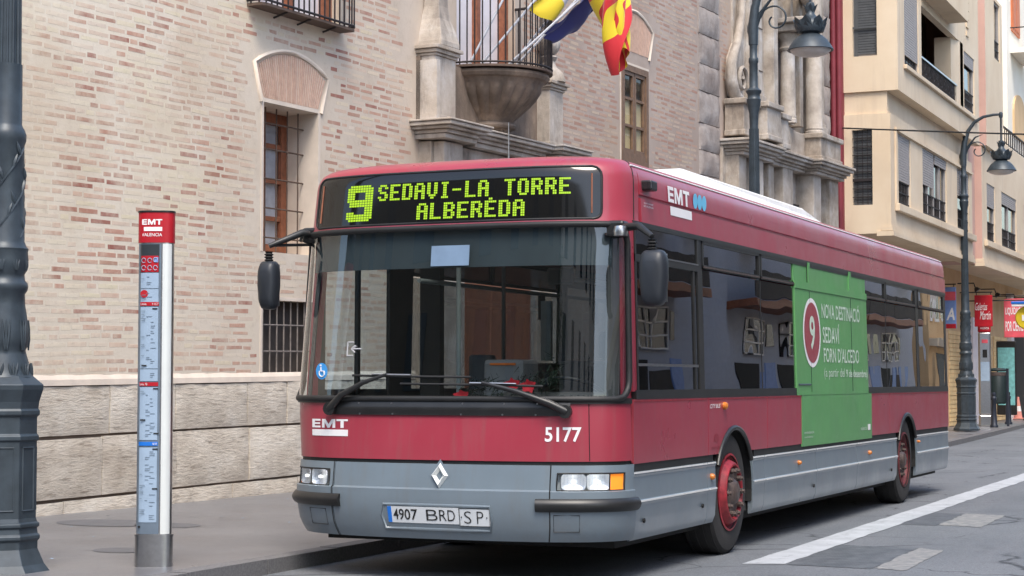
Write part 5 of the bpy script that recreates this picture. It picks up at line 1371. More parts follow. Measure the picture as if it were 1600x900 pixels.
# ================================================================== BUS STOP TOTEMS
def totem():
    T = tag(empty('bus_stop_totem', (-1.745, -.69, .1), .4127 + .0), 'slim silver bus stop column with red top and blue timetables on the pavement', 'bus stop', 'bus stop columns with red tops')
    hx, hy = .122, .075
    def ring(a, b, n=28):
        P = []
        for i in range(n):
            t = 2 * pi * i / n; P.append((copysign(abs(cos(t)) ** .55, cos(t)) * a, copysign(abs(sin(t)) ** .8, sin(t)) * b))
        return P
    def ex(a, b, z0, z1, nm, mat, sm=40): m = MB(); m.prism(ring(a, b), lambda x, y: (x, y, z0), lambda x, y: (x, y, z1)); return m.build(nm, mat, T, smooth=sm)
    ex(.127, .08, 0, .205, 'base_shoe', 'steel'); ex(.13, .083, .205, .217, 'base_ring', 'steel')
    ex(hx - .004, hy - .004, .217, 2.18, 'column', 'steel')
    ex(hx, hy, 2.18, 2.385, 'header', 'sign_red'); ex(hx + .004, hy + .004, 2.385, 2.397, 'cap', 'black_plastic')
    front = lambda x, o: -(hy * max(0, 1 - abs(x / hx) ** 3.6) ** .5 * .98 + o)
    def face(x0, x1, z0, z1, o, nm, mat, par):
        m = MB(); n = 8; m.slab(lambda u, v: (lerp(x0, x1, u), front(lerp(x0, x1, u), o), lerp(z0, z1, v)), lambda u, v: (lerp(x0, x1, u), front(lerp(x0, x1, u), o - .003), lerp(z0, z1, v)), n, 1); return m.build(nm, mat, par, smooth=60)
    fr = face(-.112, .045, .222, 2.172, .004, 'display_case', 'case_grey', T)
    face(.055, .112, .222, 2.172, .004, 'side_rail', 'silver_paint', T)
    for z in (0,): pass
    m = MB()
    def tx(s, x0, x1, z0, z1, mat_mb, b=.0, o=.006): text(mat_mb, s, lambda u, v: (lerp(x0, x1, u), front(lerp(x0, x1, u), o), lerp(z0, z1, v)), b)
    block_emt(m, lambda u, v: (lerp(-.088, .05, u), front(lerp(-.088, .05, u), .004), lerp(2.3, 2.338, v))); m.build('header_lettering', 'white_vinyl', T); m = MB(); tx('VALENCIA', -.09, .05, 2.222, 2.244, m, .01, .003); m.build('header_lettering', 'white_vinyl', T)
    face(-.088, .05, 2.258, 2.285, .003, 'header_bar', 'white_vinyl', T)
    face(-.098, .034, 1.975, 2.168, .0055, 'top_panel', 'screen_grey', fr)
    face(-.09, .028, 1.98, 2.09, .007, 'map_card', 'sign_red', fr)
    m = MB()
    for i, (cx, cz) in enumerate(((-.072, 2.058), (-.03, 2.058), (.008, 2.062), (-.072, 2.008), (-.03, 2.008), (.008, 2.008))):
        m.tube([(cx + .014 * cos(k * .7), front(cx, .012), cz + .016 * sin(k * .7)) for k in range(9)], .0025, 4)
    m.build('map_lettering', 'paper', fr)
    face(.0, .026, 2.045, 2.08, .0085, 'map_badge', 'sign_pale_blue', fr)
    cards = [(1.87, 1.975), (1.775, 1.865), (1.33, 1.745), (1.245, 1.325), (.85, 1.205), (.30, .80)]
    for a, b in cards: face(-.092, .03, a, b, .007, 'timetable_card', 'paper', fr)
    for z, mat in ((1.752, 'sign_red'), (1.212, 'sign_red'), (.812, 'plate_blue')):
        face(-.095, .034, z, z + .026, .009, 'line_strip', mat, fr)
    m = MB(); tx('Linies', -.09, -.05, 1.757, 1.772, m, 0, .012); tx('9 10 27', -.01, .03, 1.757, 1.772, m, 0, .012); tx('Linia 70', -.09, -.04, 1.217, 1.232, m, 0, .012); tx('N8 N9', .0, .03, .817, .832, m, 0, .012); m.build('strip_lettering', 'white_vinyl', fr)
    m = MB(); rr = random.Random(8)
    for a, b in cards:
        z = b - .03
        while z > a + .02:
            if rr.random() < .8:
                x0 = rr.choice([-.085, -.05, -.02]); m.box(x0, x0 + rr.uniform(.015, .04), front(-.03, .0095), front(-.03, .009), z, z + .0035)
            z -= .0125
    m.build('timetable_text', 'case_grey', fr, kind='stuff')
    m = MB()
    for x, z in ((-.01, 1.728), (-.08, 1.345), (0, 1.19), (-.085, .98), (.0, .785), (.005, .89), (0, .52)): m.box(x, x + .035, front(-.01, .0105), front(-.01, .0085), z, z + .009)
    m.build('timetable_heading', 'black_ink', fr)
    m = MB(); m.lathe([(.026, -.001), (.026, .001)], 18, c=(-.066, front(-.066, .0105), 1.833), axis='Y'); m.build('round_sticker', 'sign_red', fr)
    m = MB(); m.lathe([(.008, -.004), (.008, .006)], 10, c=(-.088, front(-.088, .006), .27), axis='Y'); m.build('lock', 'black_plastic', T)
    return T
TT = totem()
def far_totem():
    T = tag(empty('bus_stop_totem', (-3.08, 41.0, .1), .25), 'grey bus stop column with dark screen beside the far litter bin', 'bus stop', 'bus stop columns with red tops')
    MB().box(-.17, .17, -.12, .12, 0, .32).build('base_shoe', 'steel', T, bevel=.04)
    MB().box(-.165, .165, -.11, .11, .32, 2.6).build('column', 'hub_grey' if 0 else 'steel', T, bevel=.04)
    MB().box(-.17, .17, -.115, .115, 2.6, 2.95).build('header', 'sign_red', T, bevel=.03)
    MB().box(-.06, .06, -.125, -.11, 1.9, 2.12).build('screen', 'dark_void', T)
    MB().box(-.12, .12, -.125, -.11, 1.25, 1.78).build('timetable_card', 'paper', T)
    m = MB(); block_emt(m, lambda u, v: (lerp(-.12, .12, u), -.12, lerp(2.78, 2.86, v))); m.build('header_lettering', 'white_vinyl', T); m = MB(); text(m, 'VALENCIA', lambda u, v: (lerp(-.12, .12, u), -.12, lerp(2.68, 2.74, v)), .02); m.build('header_lettering', 'white_vinyl', T)
    MB().box(-.08, .08, -.128, -.12, 2.3, 2.4).build('red_sticker', 'sign_pink', T)
far_totem()

# ================================================================== CREAM APARTMENT BUILDING WITH BAYS
def apartments():
    A = tag(empty('apartment_building', (-3.8, 27.5, 0)), 'cream apartment building with overhanging window bays and roller shutters past the palace', 'apartment building')
    O = Vector((-3.8, 27.5, 0))
    def XB(X0): return MB(lambda d, y, z: (X0 + d - O.x, y - O.y, z))        # d outward from a street-side plane at X0
    def YB(Y0): return MB(lambda x, d, z: (x - O.x, Y0 - d - O.y, z))        # d towards the camera from an end wall at Y0
    def sheet(mk, axis, u0, u1, z0, z1, holes, dep=.16):
        m = mk(); U = sorted({u0, u1} | {x for h in holes for x in h[:2]}); Z = sorted({z0, z1} | {x for h in holes for x in h[2:4]})
        q = (lambda u, d, z: (d, u, z)) if axis == 'X' else (lambda u, d, z: (u, d, z))
        for a, b in zip(U, U[1:]):
            for c, e in zip(Z, Z[1:]):
                if any(o[0] <= a and b <= o[1] and o[2] <= c and e <= o[3] for o in holes): continue
                m.add([q(a, 0, c), q(b, 0, c), q(b, 0, e), q(a, 0, e)], [(0, 1, 2, 3)])
        for s0, s1, h0, h1 in holes:
            for (a, b), (c, e) in (((s0, h0), (s0, h1)), ((s1, h0), (s1, h1)), ((s0, h0), (s1, h0)), ((s0, h1), (s1, h1))):
                m.add([q(a, 0, b), q(c, 0, e), q(c, -dep, e), q(a, -dep, b)], [(0, 1, 2, 3)])
        return m
    def fr(m, q, a, b, c, d, d0, d1, t=.05):
        for r in ((a, a + t, c, d), (b - t, b, c, d), (a + t, b - t, c, c + t), (a + t, b - t, d - t, d)): box(m, q, r, d0, d1)
    def box(m, q, r, d0, d1):
        a, b, c, d = r; P = [q(a, d0, c), q(b, d0, c), q(b, d0, d), q(a, d0, d), q(a, d1, c), q(b, d1, c), q(b, d1, d), q(a, d1, d)]
        m.add(P, [(0, 3, 2, 1), (4, 5, 6, 7), (0, 1, 5, 4), (1, 2, 6, 5), (2, 3, 7, 6), (3, 0, 4, 7)])
    QX = lambda u, d, z: (d, u, z); QY = lambda u, d, z: (u, d, z)
    def window(mk, q, h, shut=.4, leaves=1, rail=True, bars=False, dep=.13, col='shutter_grey'):
        a, b, c, d = h; w = empty('window', parent=A)
        m = mk(); box(m, q, (a, b, c, d), -dep - .05, -dep - .045); m.build('pane', 'house_glass', w)
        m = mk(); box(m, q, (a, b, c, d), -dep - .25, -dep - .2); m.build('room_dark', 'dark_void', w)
        m = mk(); k = (b - a) / leaves
        for i in range(leaves): fr(m, q, a + i * k, a + (i + 1) * k, c, d, -dep - .05, -dep)
        m.build('window_frame', 'shutter_grey', w)
        if shut > 0:
            n = max(3, int((d - c) * shut / .055)); m = mk()
            for i in range(n):
                z1 = d - i * (d - c) * shut / n; z0 = z1 - (d - c) * shut / n + .008; box(m, q, (a + .02, b - .02, z0, z1), -dep + .0, -dep + .022)
            m.build('roller_shutter', col, w)
        if rail:
            m = mk(); zt = c + (d - c) * .33
            for z in (zt, c + .06, (c + zt) / 2 + .02): box(m, q, (a + .01, b - .01, z, z + .025), -.06, -.035)
            n = max(3, int((b - a) / .16))
            for i in range(1, n): u = lerp(a, b, i / n); box(m, q, (u - .009, u + .009, c + .02, zt), -.058, -.038)
            m.build('railing', 'wrought_iron', w)
        if bars:
            m = mk()
            for i in range(1, 4): u = lerp(a, b, i / 4); box(m, q, (u - .006, u + .006, c, d), -.05, -.038)
            n = 9
            for i in range(1, n): z = lerp(c, d, i / n); box(m, q, (a, b, z - (.03 if i == 3 else .01), z + (.03 if i == 3 else .006)), -.055, -.025)
            m.build('grille', 'wrought_iron', w)
        return w
    # main walls
    m = XB(-3.9); m.box(-9, 0, 27.5, 60, 0, 4.5); m.build('shop_wall', 'tan_render', A)
    m = XB(-3.9); m.box(-9, -.0, 27.5, 60, 4.502, 11.9); m.build('wall', 'cream_render', A)
    # end face towards the palace
    hl = (-3.57, -3.14, 5.07, 6.67); hu = (-3.54, -3.02, 8.24, 10.2)
    mk = lambda: YB(27.5)
    sheet(mk, 'Y', -3.92, -2.75, 4.46, 7.0, [hl]).build('end_wall', 'cream_render', A)
    sheet(mk, 'Y', -3.92, -2.58, 7.48, 11.9, [hu]).build('end_wall', 'cream_render', A)
    m = MB(lambda x, y, z: (x - O.x, y - O.y, z)); m.box(-3.92, -2.83, 27.56, 37.3, 7.0, 7.48); m.build('wall_between_bays', 'cream_render', A)
    window(mk, QY, hl, 1, 1, False, True, .1, 'shutter_dark'); window(mk, QY, hu, .98, 1, False, False, .1, 'shutter_dark')
    m = mk(); box(m, QY, (hu[0] + .02, hu[0] + .1, hu[2], hu[3]), -.1, -.08); box(m, QY, (hu[0], hu[1], 8.84, 8.88), -.05, -.02); m.build('window_bar', 'shutter_dark', A)
    # lower bays
    def bay(X, y0, y1, z0, z1, holes, specs, nm='bay'):
        mk = lambda: XB(X)
        sheet(mk, 'X', y0, y1, z0, z1, holes).build('bay_wall', 'cream_render', A)
        W = lambda: MB(lambda x, y, z: (x - O.x, y - O.y, z))
        m = W(); m.quad((-3.9, y0, z0), (X, y0, z0), (X, y1, z0), (-3.9, y1, z0)); m.quad((-3.9, y0, z1), (X, y0, z1), (X, y1, z1), (-3.9, y1, z1)); m.build('bay_soffit', 'cream_render', A)
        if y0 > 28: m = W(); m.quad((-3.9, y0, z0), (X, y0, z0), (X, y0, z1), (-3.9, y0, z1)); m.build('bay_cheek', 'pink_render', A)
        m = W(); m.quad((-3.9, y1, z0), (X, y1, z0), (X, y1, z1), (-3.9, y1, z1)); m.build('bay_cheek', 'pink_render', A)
        for h, sp in zip(holes, specs):
            if sp: window(mk, QX, h, *sp, dep=.04)
        return mk
    H1 = [(28.27, 29.55, 5.13, 6.66), (30.9, 33.86, 5.13, 6.66), (35.24, 36.95, 5.13, 6.66)]
    mk = bay(-2.75, 27.5, 37.4, 4.46, 7.0, H1, [(.66, 1, True), (.0, 4, True), (.45, 1, True)])
    m = mk(); 
    for a, b, k in ((30.93, 32.2, .56), (32.4, 33.83, .17)):
        n = int(k * 1.53 / .055)
        for i in range(n): box(m, QX, (a, b, 6.65 - (i + 1) * .055 + .008, 6.65 - i * .055), -.035, -.012)
    m.build('roller_shutter', 'shutter_grey', A)
    m = mk(); box(m, QX, (27.9, 37.44, 4.96, 5.12), .0, .10); m.build('sill_band', 'cream_render', A, bevel=.01)
    m = mk(); box(m, QX, (27.45, 37.45, 4.40, 4.5), -.3, .06); box(m, QX, (27.47, 37.43, 4.51, 4.6), -.2, .03); m.build('bay_moulding', 'cream_render', A)
    m = mk(); box(m, QX, (27.9, 37.3, 6.68, 6.74), 0, .05); box(m, QX, (27.9, 27.98, 5.12, 6.68), 0, .04); m.build('window_surround', 'cream_render', A)
    H2 = [(39.5, 40.85, 5.13, 6.7), (42.0, 44.8, 5.13, 6.7), (46.3, 47.6, 5.13, 6.7), (49.5, 52, 5.13, 6.7)]
    mk = bay(-2.72, 38.7, 54, 4.46, 7.6, H2, [(.4, 1, True), (.22, 2, True), (.3, 1, True), (.3, 2, True)])
    m = mk(); box(m, QX, (39.0, 54, 4.96, 5.12), .0, .10); m.build('sill_band', 'cream_render', A, bevel=.01)
    m = mk(); box(m, QX, (38.66, 54, 4.40, 4.5), -.3, .06); box(m, QX, (38.68, 54, 4.51, 4.6), -.2, .03); m.build('bay_moulding', 'cream_render', A)
    # upper bay: shuttered opening, open loggia with iron railing, rounded corner pier, window
    HU = [(28.2, 29.72, 8.12, 10.4), (30.05, 34.9, 8.12, 9.75), (35.42, 36.95, 8.18, 9.62)]
    mk = bay(-2.58, 27.5, 37.6, 7.48, 11.9, HU, [(.9, 1, True), None, (.22, 1, True)])
    m = mk(); box(m, QX, (28.1, 37.2, 8.02, 8.11), 0, .07); m.build('sill_band', 'cream_render', A, bevel=.01)
    rl = empty('loggia_railing', parent=A)
    m = mk()
    n = 30
    for i in range(n + 1): u = lerp(30.08, 34.86, i / n); box(m, QX, (u - .012, u + .012, 8.12, 8.6), -.07, -.045)
    m.build('baluster', 'wrought_iron', rl)
    m = mk(); box(m, QX, (30.05, 34.9, 8.6, 8.64), -.08, -.03); box(m, QX, (30.05, 34.9, 8.18, 8.2), -.07, -.04); m.build('handrail', 'steel', rl)
    m = mk()
    for i in range(10):
        u = 30.3 + i * .48; m.tube([(-.055, u + .1 * cos(k * .8), 8.4 + .12 * sin(k * .8)) for k in range(8)], .01, 5)
    m.build('scroll_infill', 'wrought_iron', rl, kind='stuff')
    m = mk(); m.prism([(-.1 + .0, 34.2), (-.06, 34.5), (.0, 34.8), (.0, 35.3), (-.3, 35.3), (-.5, 34.2)], lambda a, b: (a, b, 8.12), lambda a, b: (a, b, 9.76)); m.build('corner_pier', 'cream_render', A, smooth=40)
    m = mk(); box(m, QX, (30.05, 34.2, 8.12, 9.75), -.9, -.88); m.build('loggia_back', 'pink_render', A)
    m = mk(); box(m, QX, (31.6, 33.3, 8.12, 9.4), -.86, -.84); m.build('loggia_door', 'shutter_dark', A)
    m = mk(); box(m, QX, (30.05, 33.5, 9.95, 11.9), -.02, .45); m.build('balcony_block', 'cream_render', A)
    for i in range(5): m = mk(); box(m, QX, (35.75, 36.1, 10.05 + i * .22, 10.17 + i * .22), -.03, .03); m.build('vent_slot', 'cream_render', A)
    # pinkish recess strip and the next upper bay
    HV = [(40.2, 41.2, 10.2, 11.8)]
    mk = bay(-2.58, 38.7, 41.6, 7.62, 11.9, HV, [(.0, 1, True)])
    m = MB(lambda x, y, z: (x - O.x, y - O.y, z)); m.box(-3.9, -2.9, 37.4, 38.7, 4.45, 11.9); m.build('recess_strip', 'pink_render', A)
    rl = empty('terrace_railing', parent=A); mk = lambda: XB(-2.75)
    m = mk()
    for i in range(20): u = 41.75 + i * .36; m = mk(); box(m, QX, (u - .012, u + .012, 8.2, 8.66), -.05, -.02); m.build('baluster', 'wrought_iron', rl)
    m = mk(); box(m, QX, (41.65, 48.8, 8.64, 8.68), -.06, -.01); box(m, QX, (41.65, 48.8, 8.22, 8.24), -.05, -.02); m.build('handrail', 'wrought_iron', rl)
    m = mk(); box(m, QX, (41.6, 52, 7.58, 8.16), -.15, .0); m.build('terrace_parapet', 'cream_render', A)
    hd = (42.2, 43.6, 7.7, 9.6); mk = lambda: XB(-3.86)
    window(mk, QX, hd, .0, 2, False, dep=.02, col='shutter_grey')
    # downpipe strip where it meets the palace
    dp = empty('downpipe', parent=A)
    for x, r in ((-3.91, .065), (-3.79, .06)): m = MB(lambda x_, y_, z_: (x_ - O.x, y_ - O.y, z_)); m.lathe([(r, 0), (r, 12)], 14, c=(x, 27.3, 0)); m.build('pipe', 'pipe_red', dp, smooth=40)
    m = MB(lambda x_, y_, z_: (x_ - O.x, y_ - O.y, z_)); m.box(-4.06, -3.74, 27.38, 27.6, 0, 12); m.build('pipe_board', 'pipe_red', dp)
    # ---- shop fronts below
    mk = lambda: XB(-3.9)
    for y0, y1 in ((40.1, 42.3), (44.9, 47.2), (47.6, 50.3)):
        m = mk()
        for i in range(22): box(m, QX, (y0, y1, .12 + i * .12, .12 + i * .12 + .105), .0, .03 if i % 2 else .02)
        m.build('shop_shutter', 'shutter_and_reflection_warm', A)
    m = mk(); box(m, QX, (42.5, 43.0, .1, 3.0), 0, .12); box(m, QX, (43.2, 44.5, .1, 3.2), 0, .14); box(m, QX, (50.35, 50.9, .1, 4.2), 0, .16); m.build('pier', 'white_panel', A)
    m = mk(); box(m, QX, (51.0, 54, .1, 3.0), .01, .03); m.build('doorway', 'dark_void', A)
    for y in (41.6, 45.2, 49.0, 51.5):
        m = mk(); m.tube([(0, y, 4.1), (.45, y, 4.1), (.5, y, 3.95)], .02, 6); m.tube([(.5, y, 3.97), (.56, y, 3.88)], [.05, .1], 8); m.build('sign_lamp', 'black_plastic', A)
    return A
apartments()

def far_house():
    F = tag(empty('plaster_house', (-3.6, 60.2, 0)), 'pale sunlit house with an orange shutter and small balconies behind the cream apartments', 'house')
    m = MB(); m.box(-8, 1.4, 0, 30, 0, 20); m.build('wall', 'bright_render', F)
    F2 = tag(empty('upper_house', (-3.3, 47.2, 7.7)), 'very bright upper storeys with an orange shutter set back above the terrace', 'house')
    m = MB(); m.box(-6, 0, .0, 13, 0, 9); m.build('wall', 'bright_render', F2)
    m = MB(); m.box(.0, .05, .9, 2.5, 4.7, 6.1); m.box(.05, .07, 1.0, 1.65, 4.8, 6.0); m.box(.05, .07, 1.75, 2.4, 4.8, 6.0); m.build('orange_shutter', 'orange_wood', F2)
    b = empty('balcony', parent=F2)
    m = MB(); m.box(0, .7, .7, 3.4, 3.95, 4.1); m.build('slab', 'bright_render', b)
    m = MB()
    for i in range(14): m.tube([(.66, .75 + i * .2, 4.1), (.66, .75 + i * .2, 4.75)], .014, 5)
    for y in (.75, 1.35, 1.95, 2.55): m.tube([(.66, y + .25 + .2 * cos(k), 4.4 + .2 * sin(k)) for k in range(7)], .014, 5)
    m.tube([(0, .75, 4.75), (.66, .75, 4.75), (.66, 3.35, 4.75)], .02, 5); m.build('railing', 'wrought_iron', b)
    m = MB(); m.prism([(1.0 + 1.2 * (1 - cos(pi * i / 10)), 2.2 + .6 * sin(pi * i / 10)) for i in range(11)] + [(3.4, 1.4), (1.0, 1.4)], lambda y, z: (.0, y, z), lambda y, z: (.06, y, z)); m.build('arched_recess', 'tan_render', F2)
far_house()

# ================================================================== STREET FURNITURE FAR OFF
def furniture():
    base = None
    for (x, y), lab in zip(((-2.72, 36.2), (-2.62, 39.6), (-2.82, 43.4), (-3.15, 49.3)),
                           ('dark iron bollard in front of the far lamp post pedestal', 'dark iron bollard standing between the far bus stop column and the litter bin',
                            'dark iron bollard just right of the dark litter bin', 'dark iron bollard at the right edge of the photo, in front of the dark doorway')):
        if base is None:
            o = base = empty('bollard')
            MB().lathe([(.11, 0), (.11, .05), (.085, .08), (.062, .72), (.075, .74), (.075, .8), (.05, .83)], 14).build('post', 'bollard_iron', o, smooth=40)
            MB().lathe([(.05, .83), (.065, .87), (.055, .92), (.0, .945)], 14).build('cap', 'bollard_iron', o, smooth=50)
        else: o = copy_tree(base)
        o.location = (x, y, .11); tag(o, lab, 'bollard', 'iron bollards along the far kerb')
    b = tag(empty('litter_bin', (-2.78, 41.3, .1)), 'dark green litter bin with lighter rim on the far pavement', 'litter bin')
    m = MB(); m.lathe([(.2, .62), (.24, .66), (.24, 1.38), (.23, 1.4)], 20); m.build('bin_body', 'bin_green', b, smooth=40)
    MB().lathe([(.245, 1.4), (.245, 1.5), (.2, 1.5)], 20).build('bin_band', 'hub_grey', b, smooth=40)
    MB().lathe([(.25, 1.52), (.26, 1.56), (.22, 1.6), (.0, 1.62)], 20).build('bin_lid', 'bin_green', b, smooth=40)
    MB().box(.24, .3, -.04, .04, 0, 1.6).build('bin_post', 'bollard_iron', b)
    c = tag(empty('traffic_cone', (-3.6, 50.6, .12)), 'faded orange and white traffic cone near the dark doorway', 'traffic cone')
    MB().box(-.17, .17, -.17, .17, 0, .04).build('base', 'cone_orange', c); MB().lathe([(.13, .04), (.1, .25)], 16).build('lower_cone', 'cone_orange', c); MB().lathe([(.1, .25), (.075, .42)], 16).build('white_band', 'sign_white', c); MB().lathe([(.075, .42), (.03, .72)], 16).build('upper_cone', 'cone_orange', c)
    def hanging(nm, lab, x0, x1, y, z0, z1, mat, words, depth=.08):
        s = tag(empty(nm, (x0, y, z0)), lab, 'shop sign'); w_, h_ = x1 - x0, z1 - z0
        MB().box(0, w_, 0, depth, 0, h_).build('panel', mat, s, bevel=.01)
        m = MB(); m.tube([(-.4, depth / 2, h_ + .08), (w_, depth / 2, h_ + .08)], .018, 6)
        for k in (.1, .9): m.tube([(w_ * k, depth / 2, h_), (w_ * k, depth / 2, h_ + .08)], .012, 5)
        m.build('bracket', 'black_plastic', s)
        for txt, a, b, c, d, bold, sh, mt in words:
            m = MB(); text(m, txt, lambda u, v: (lerp(a, b, u) * w_, -.004, lerp(c, d, v) * h_), bold, sh); m.build('lettering', mt, s)
        return s
    hanging('shop_sign', 'deep red hanging shop sign with white handwritten lettering', -3.22, -2.74, 40.3, 2.84, 3.7, 'sign_red', [('Galerías', .04, .72, .52, .76, 0, .35, 'sign_white'), ('Martín', .3, .92, .22, .5, 0, .35, 'sign_white')])
    hanging('shop_banner', 'pink banner with two pale blocks of faded lettering next to the red sign', -3.0, -2.32, 44.0, 2.62, 3.75, 'sign_pink', [('LIQUIDACIÓN', .06, .94, .56, .82, .02, 0, 'sign_white'), ('POR CIERRE', .06, .8, .16, .42, .02, 0, 'sign_white')])
    s = hanging('shop_banner', 'blue and pink banner half hidden between bus tail and lamp post', -3.98, -3.42, 38.6, 2.75, 3.85, 'sign_pale_blue', [('A', .55, .95, .2, .5, .03, .2, 'sign_white')])
    MB().box(.0, .56, -.01, .0, .75, .98).build('pink_stripe', 'sign_pink', s); MB().box(.3, .56, -.012, .0, .0, .12).build('pink_stripe', 'sign_red', s)
    y = tag(empty('hanging_sign', (-2.05, 42.0, 3.0)), 'round yellow hanging sign under a blue and white canopy at the right edge', 'shop sign')
    MB().lathe([(.3, -.06), (.33, -.03), (.33, .03), (.3, .06)], 28, c=(0, 0, .12), axis='Y').build('disc', 'sign_yellow', y, smooth=40)
    MB().box(-.14, .16, -.075, -.062, .04, .2).build('logo_patch', 'sign_white', y)
    MB().box(-.42, .6, -.2, .2, .5, .58).build('canopy', 'plate_blue', y, bevel=.02); MB().box(-.4, .6, -.18, .18, .44, .5).build('canopy_edge', 'sign_white', y)
    MB().tube([(-1.8, .1, .62), (.5, .1, .62)], .02, 6).build('bracket', 'black_plastic', y)
    p = tag(empty('poster_board', (-3.35, 46.6, .12)), 'dark framed turquoise poster board standing by the shop shutters', 'poster board')
    MB().box(-.3, .3, 0, .06, .2, 2.45).build('frame', 'black_plastic', p, bevel=.03); MB().box(-.25, .25, -.008, 0, .5, 2.25).build('poster', 'poster_teal', p)
    cb = MB(); a = Vector((-3.8, 27.4, 6.72)); b = Vector((11.3, 22.2, 5.1)); cpts = [a.lerp(b, t) - Vector((0, 0, .12 * sin(pi * t))) for t in [i / 24 for i in range(25)]]
    cb.tube(cpts, .018, 6); tag(cb.build('overhead_cable', 'cable_black'), 'black cable strung across the street from the red downpipe past the far lantern', 'cable')
furniture()

# ================================================================== OTHER SIDE OF THE STREET (seen in the glass and paint of the bus)
def block(nm, lab, x0, y0, x1, y1, h, mat, side, sh=3.4, ww=1.1, gap=2.4, ground='shutter_dark', mezz=False):
    b = tag(empty(nm, (x0, y0, 0)), lab, 'building'); W_, D_ = x1 - x0, y1 - y0
    MB().box(0, W_, 0, D_, 0, h).build('wall', mat, b)
    X = 0 if side < 0 else W_; s = side
    def row(axis):
        L = D_ if axis == 'x' else W_
        u = 1.2
        while u + ww < L - .6:
            z = sh + .9
            while z + 1.8 < h - .4:
                w = empty('window', parent=b); bal = random.random() < .45
                if axis == 'x':
                    MB().box(X - .02 if s > 0 else X - .06, X + .06 if s > 0 else X + .02, u - .12, u + ww + .12, z - .12, z + 1.95).build('frame', 'sign_white', w)
                    MB().box(X - .03, X + .07, u, u + ww, z, z + 1.85).build('pane', 'display_glass', w) if s > 0 else MB().box(X - .07, X + .03, u, u + ww, z, z + 1.85).build('pane', 'display_glass', w)
                    xx = X + s * .075
                    m = MB(); m.box(min(xx, xx + s * .02), max(xx, xx + s * .02), u + ww / 2 - .03, u + ww / 2 + .03, z, z + 1.85); m.box(min(xx, xx + s * .02), max(xx, xx + s * .02), u, u + ww / 2 - .03, z + 1.1, z + 1.15); m.box(min(xx, xx + s * .02), max(xx, xx + s * .02), u + ww / 2 + .03, u + ww, z + 1.1, z + 1.15); m.build('glazing_bar', 'sign_white', w)
                    if bal: a_, b_ = sorted((X, X + s * .7)); MB().box(a_, b_, u - .4, u + ww + .4, z - .28, z - .14).build('balcony_slab', mat, w)
                else:
                    MB().box(u, u + ww, D_ - .02, D_ + .05, z, z + 1.85).build('pane', 'display_glass', w); MB().box(u, u + ww, -.05, .02, z, z + 1.85).build('pane', 'display_glass', w)
                z += 3.1
            u += ww + gap
    if mezz:
        sg = lambda a_, b_: (min(a_, b_), max(a_, b_)); rr = random.Random(len(lab))
        u = .3
        while u + 4.4 < D_:
            wd = empty('mezzanine_window', parent=b)
            a_, b_ = sg(X - s * .02, X + s * .05); MB().box(a_, b_, u + 1.2, u + 3.0, 2.5, 3.5).build('pane', 'display_glass', wd)
            a_, b_ = sg(X + s * .05, X + s * .09); m = MB()
            for k in range(4): m.box(a_, b_, u + 1.2 + k * .58, u + 1.25 + k * .58, 2.5, 3.5)
            for k in range(4): m.box(a_, b_, u + 1.2, u + 3.0, 2.5 + k * .32, 2.54 + k * .32)
            m.build('glazing_bar', 'sign_white', wd)
            a_, b_ = sg(X - s * .02, X + s * .04); MB().box(a_, b_, u + 3.4, u + 3.9, 2.75, 3.4).build('pane', 'display_glass', wd)
            x_ = rr.choice(['sign_red', 'sign_pale_blue', 'curtain_and_reflection', 'dark_void', 'dark_board', 'window_wood'])
            MB().box(a_, b_, u + .4, u + 1.9, .1, 2.25).build('shop_front', 'dark_void', b); MB().box(a_, b_, u + 2.2, u + 3.2, .3, 2.0).build('shop_front', x_, b); MB().box(a_, b_, u + 3.3, u + 4.2, .1, 2.3).build('shop_front', rr.choice(['dark_board', 'tan_render', 'sign_pale_blue']), b)
            a_, b_ = sg(X - s * .02, X + s * .9); MB().box(a_, b_, u - .2, u + 4.1, 3.75, 3.95).build('balcony_slab', 'window_wood', b); a_, b_ = sg(X + s * .8, X + s * .88); MB().box(a_, b_, u - .2, u + 4.1, 3.99, 4.7).build('balcony_front', 'dark_board', b)
            u += 4.4
    row('x'); row('y')
    u = 1.0
    while u + 2.6 < D_ and not mezz:
        a_, b_ = sorted((X - s * .02, X + s * .04)); MB().box(a_, b_, u, u + 2.4, .1, 2.9).build('shop_front', ground, b); u += 3.4
    a_, b_ = sorted((X - s * .02, X + s * .5)); MB().box(a_, b_, 0, D_, sh - .25, sh + .05).build('ledge', 'cream_render', b) if not mezz else None
    a_, b_ = sorted((X - s * .02, X + s * .4)); MB().box(a_, b_, 0, D_, h - .3, h).build('cornice', 'cream_render', b)
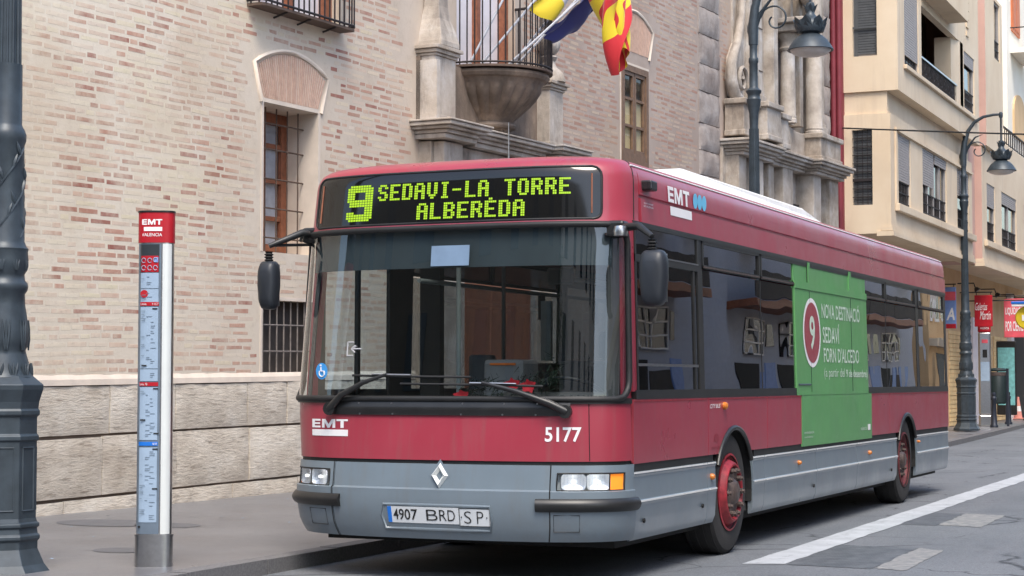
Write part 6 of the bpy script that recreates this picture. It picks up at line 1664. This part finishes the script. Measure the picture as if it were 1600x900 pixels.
block('street_building', 'grey shaded block across the street beside the bus, seen only in the bus corner glass', 11.3, -4, 22, 13.5, 9.5, 'white_panel', -1)
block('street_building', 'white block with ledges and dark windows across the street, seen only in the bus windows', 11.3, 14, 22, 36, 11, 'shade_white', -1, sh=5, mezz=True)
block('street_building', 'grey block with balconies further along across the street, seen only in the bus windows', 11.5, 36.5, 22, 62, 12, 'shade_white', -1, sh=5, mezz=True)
block('street_building', 'tan block closing the far right of the street, seen only in the bus windows', 11.2, 62.5, 22, 95, 12, 'tan_render', -1)
block('corner_building', 'dark shaded block closing the street behind the camera, seen only in the windscreen', -30, -40, 2.2, -26, 13, 'dark_facade', 1)
block('corner_building', 'pale tan block behind the camera with dark windows, seen only in the windscreen', 2.6, -40, 24, -26.5, 13, 'pale_plaster', 1)
def tree(x, y, h, seed):
    rr = random.Random(seed); t = tag(empty('street_tree', (x, y, 0)), 'leafy street tree behind the camera, seen only in the windscreen', 'tree')
    m = MB(); m.tube([(0, 0, 0), (.05, 0, h * .3), (-.05, .05, h * .55), (.1, 0, h * .8)], [.2, .16, .11, .04], 10)
    for k in range(7):
        a = k * .9; z = h * (.4 + .05 * k); m.tube([(0, 0, z), (cos(a) * .9, sin(a) * .9, z + .7), (cos(a) * 1.6, sin(a) * 1.6, z + 1.2)], [.07, .045, .015], 6)
    m.build('trunk', 'bark', t, smooth=50)
    m = MB()
    cl = [(rr.gauss(0, .9), rr.gauss(0, .9), h * .72 + rr.gauss(0, h * .13)) for _ in range(46)]
    for i in range(5200):
        c = Vector(rr.choice(cl)) + Vector((rr.gauss(0, .28), rr.gauss(0, .28), rr.gauss(0, .22)))
        d = Vector((rr.gauss(0, 1), rr.gauss(0, 1), rr.gauss(-.3, .7))).normalized() * .13; n = d.cross(Vector((rr.gauss(0, 1), rr.gauss(0, 1), 1))).normalized() * .045
        m.add([c, c + d * .5 + n, c + d, c + d * .5 - n], [(0, 1, 2, 3)])
    m.build('crown', 'leaf', t)
tree(1.6, -18.5, 7.5, 1)
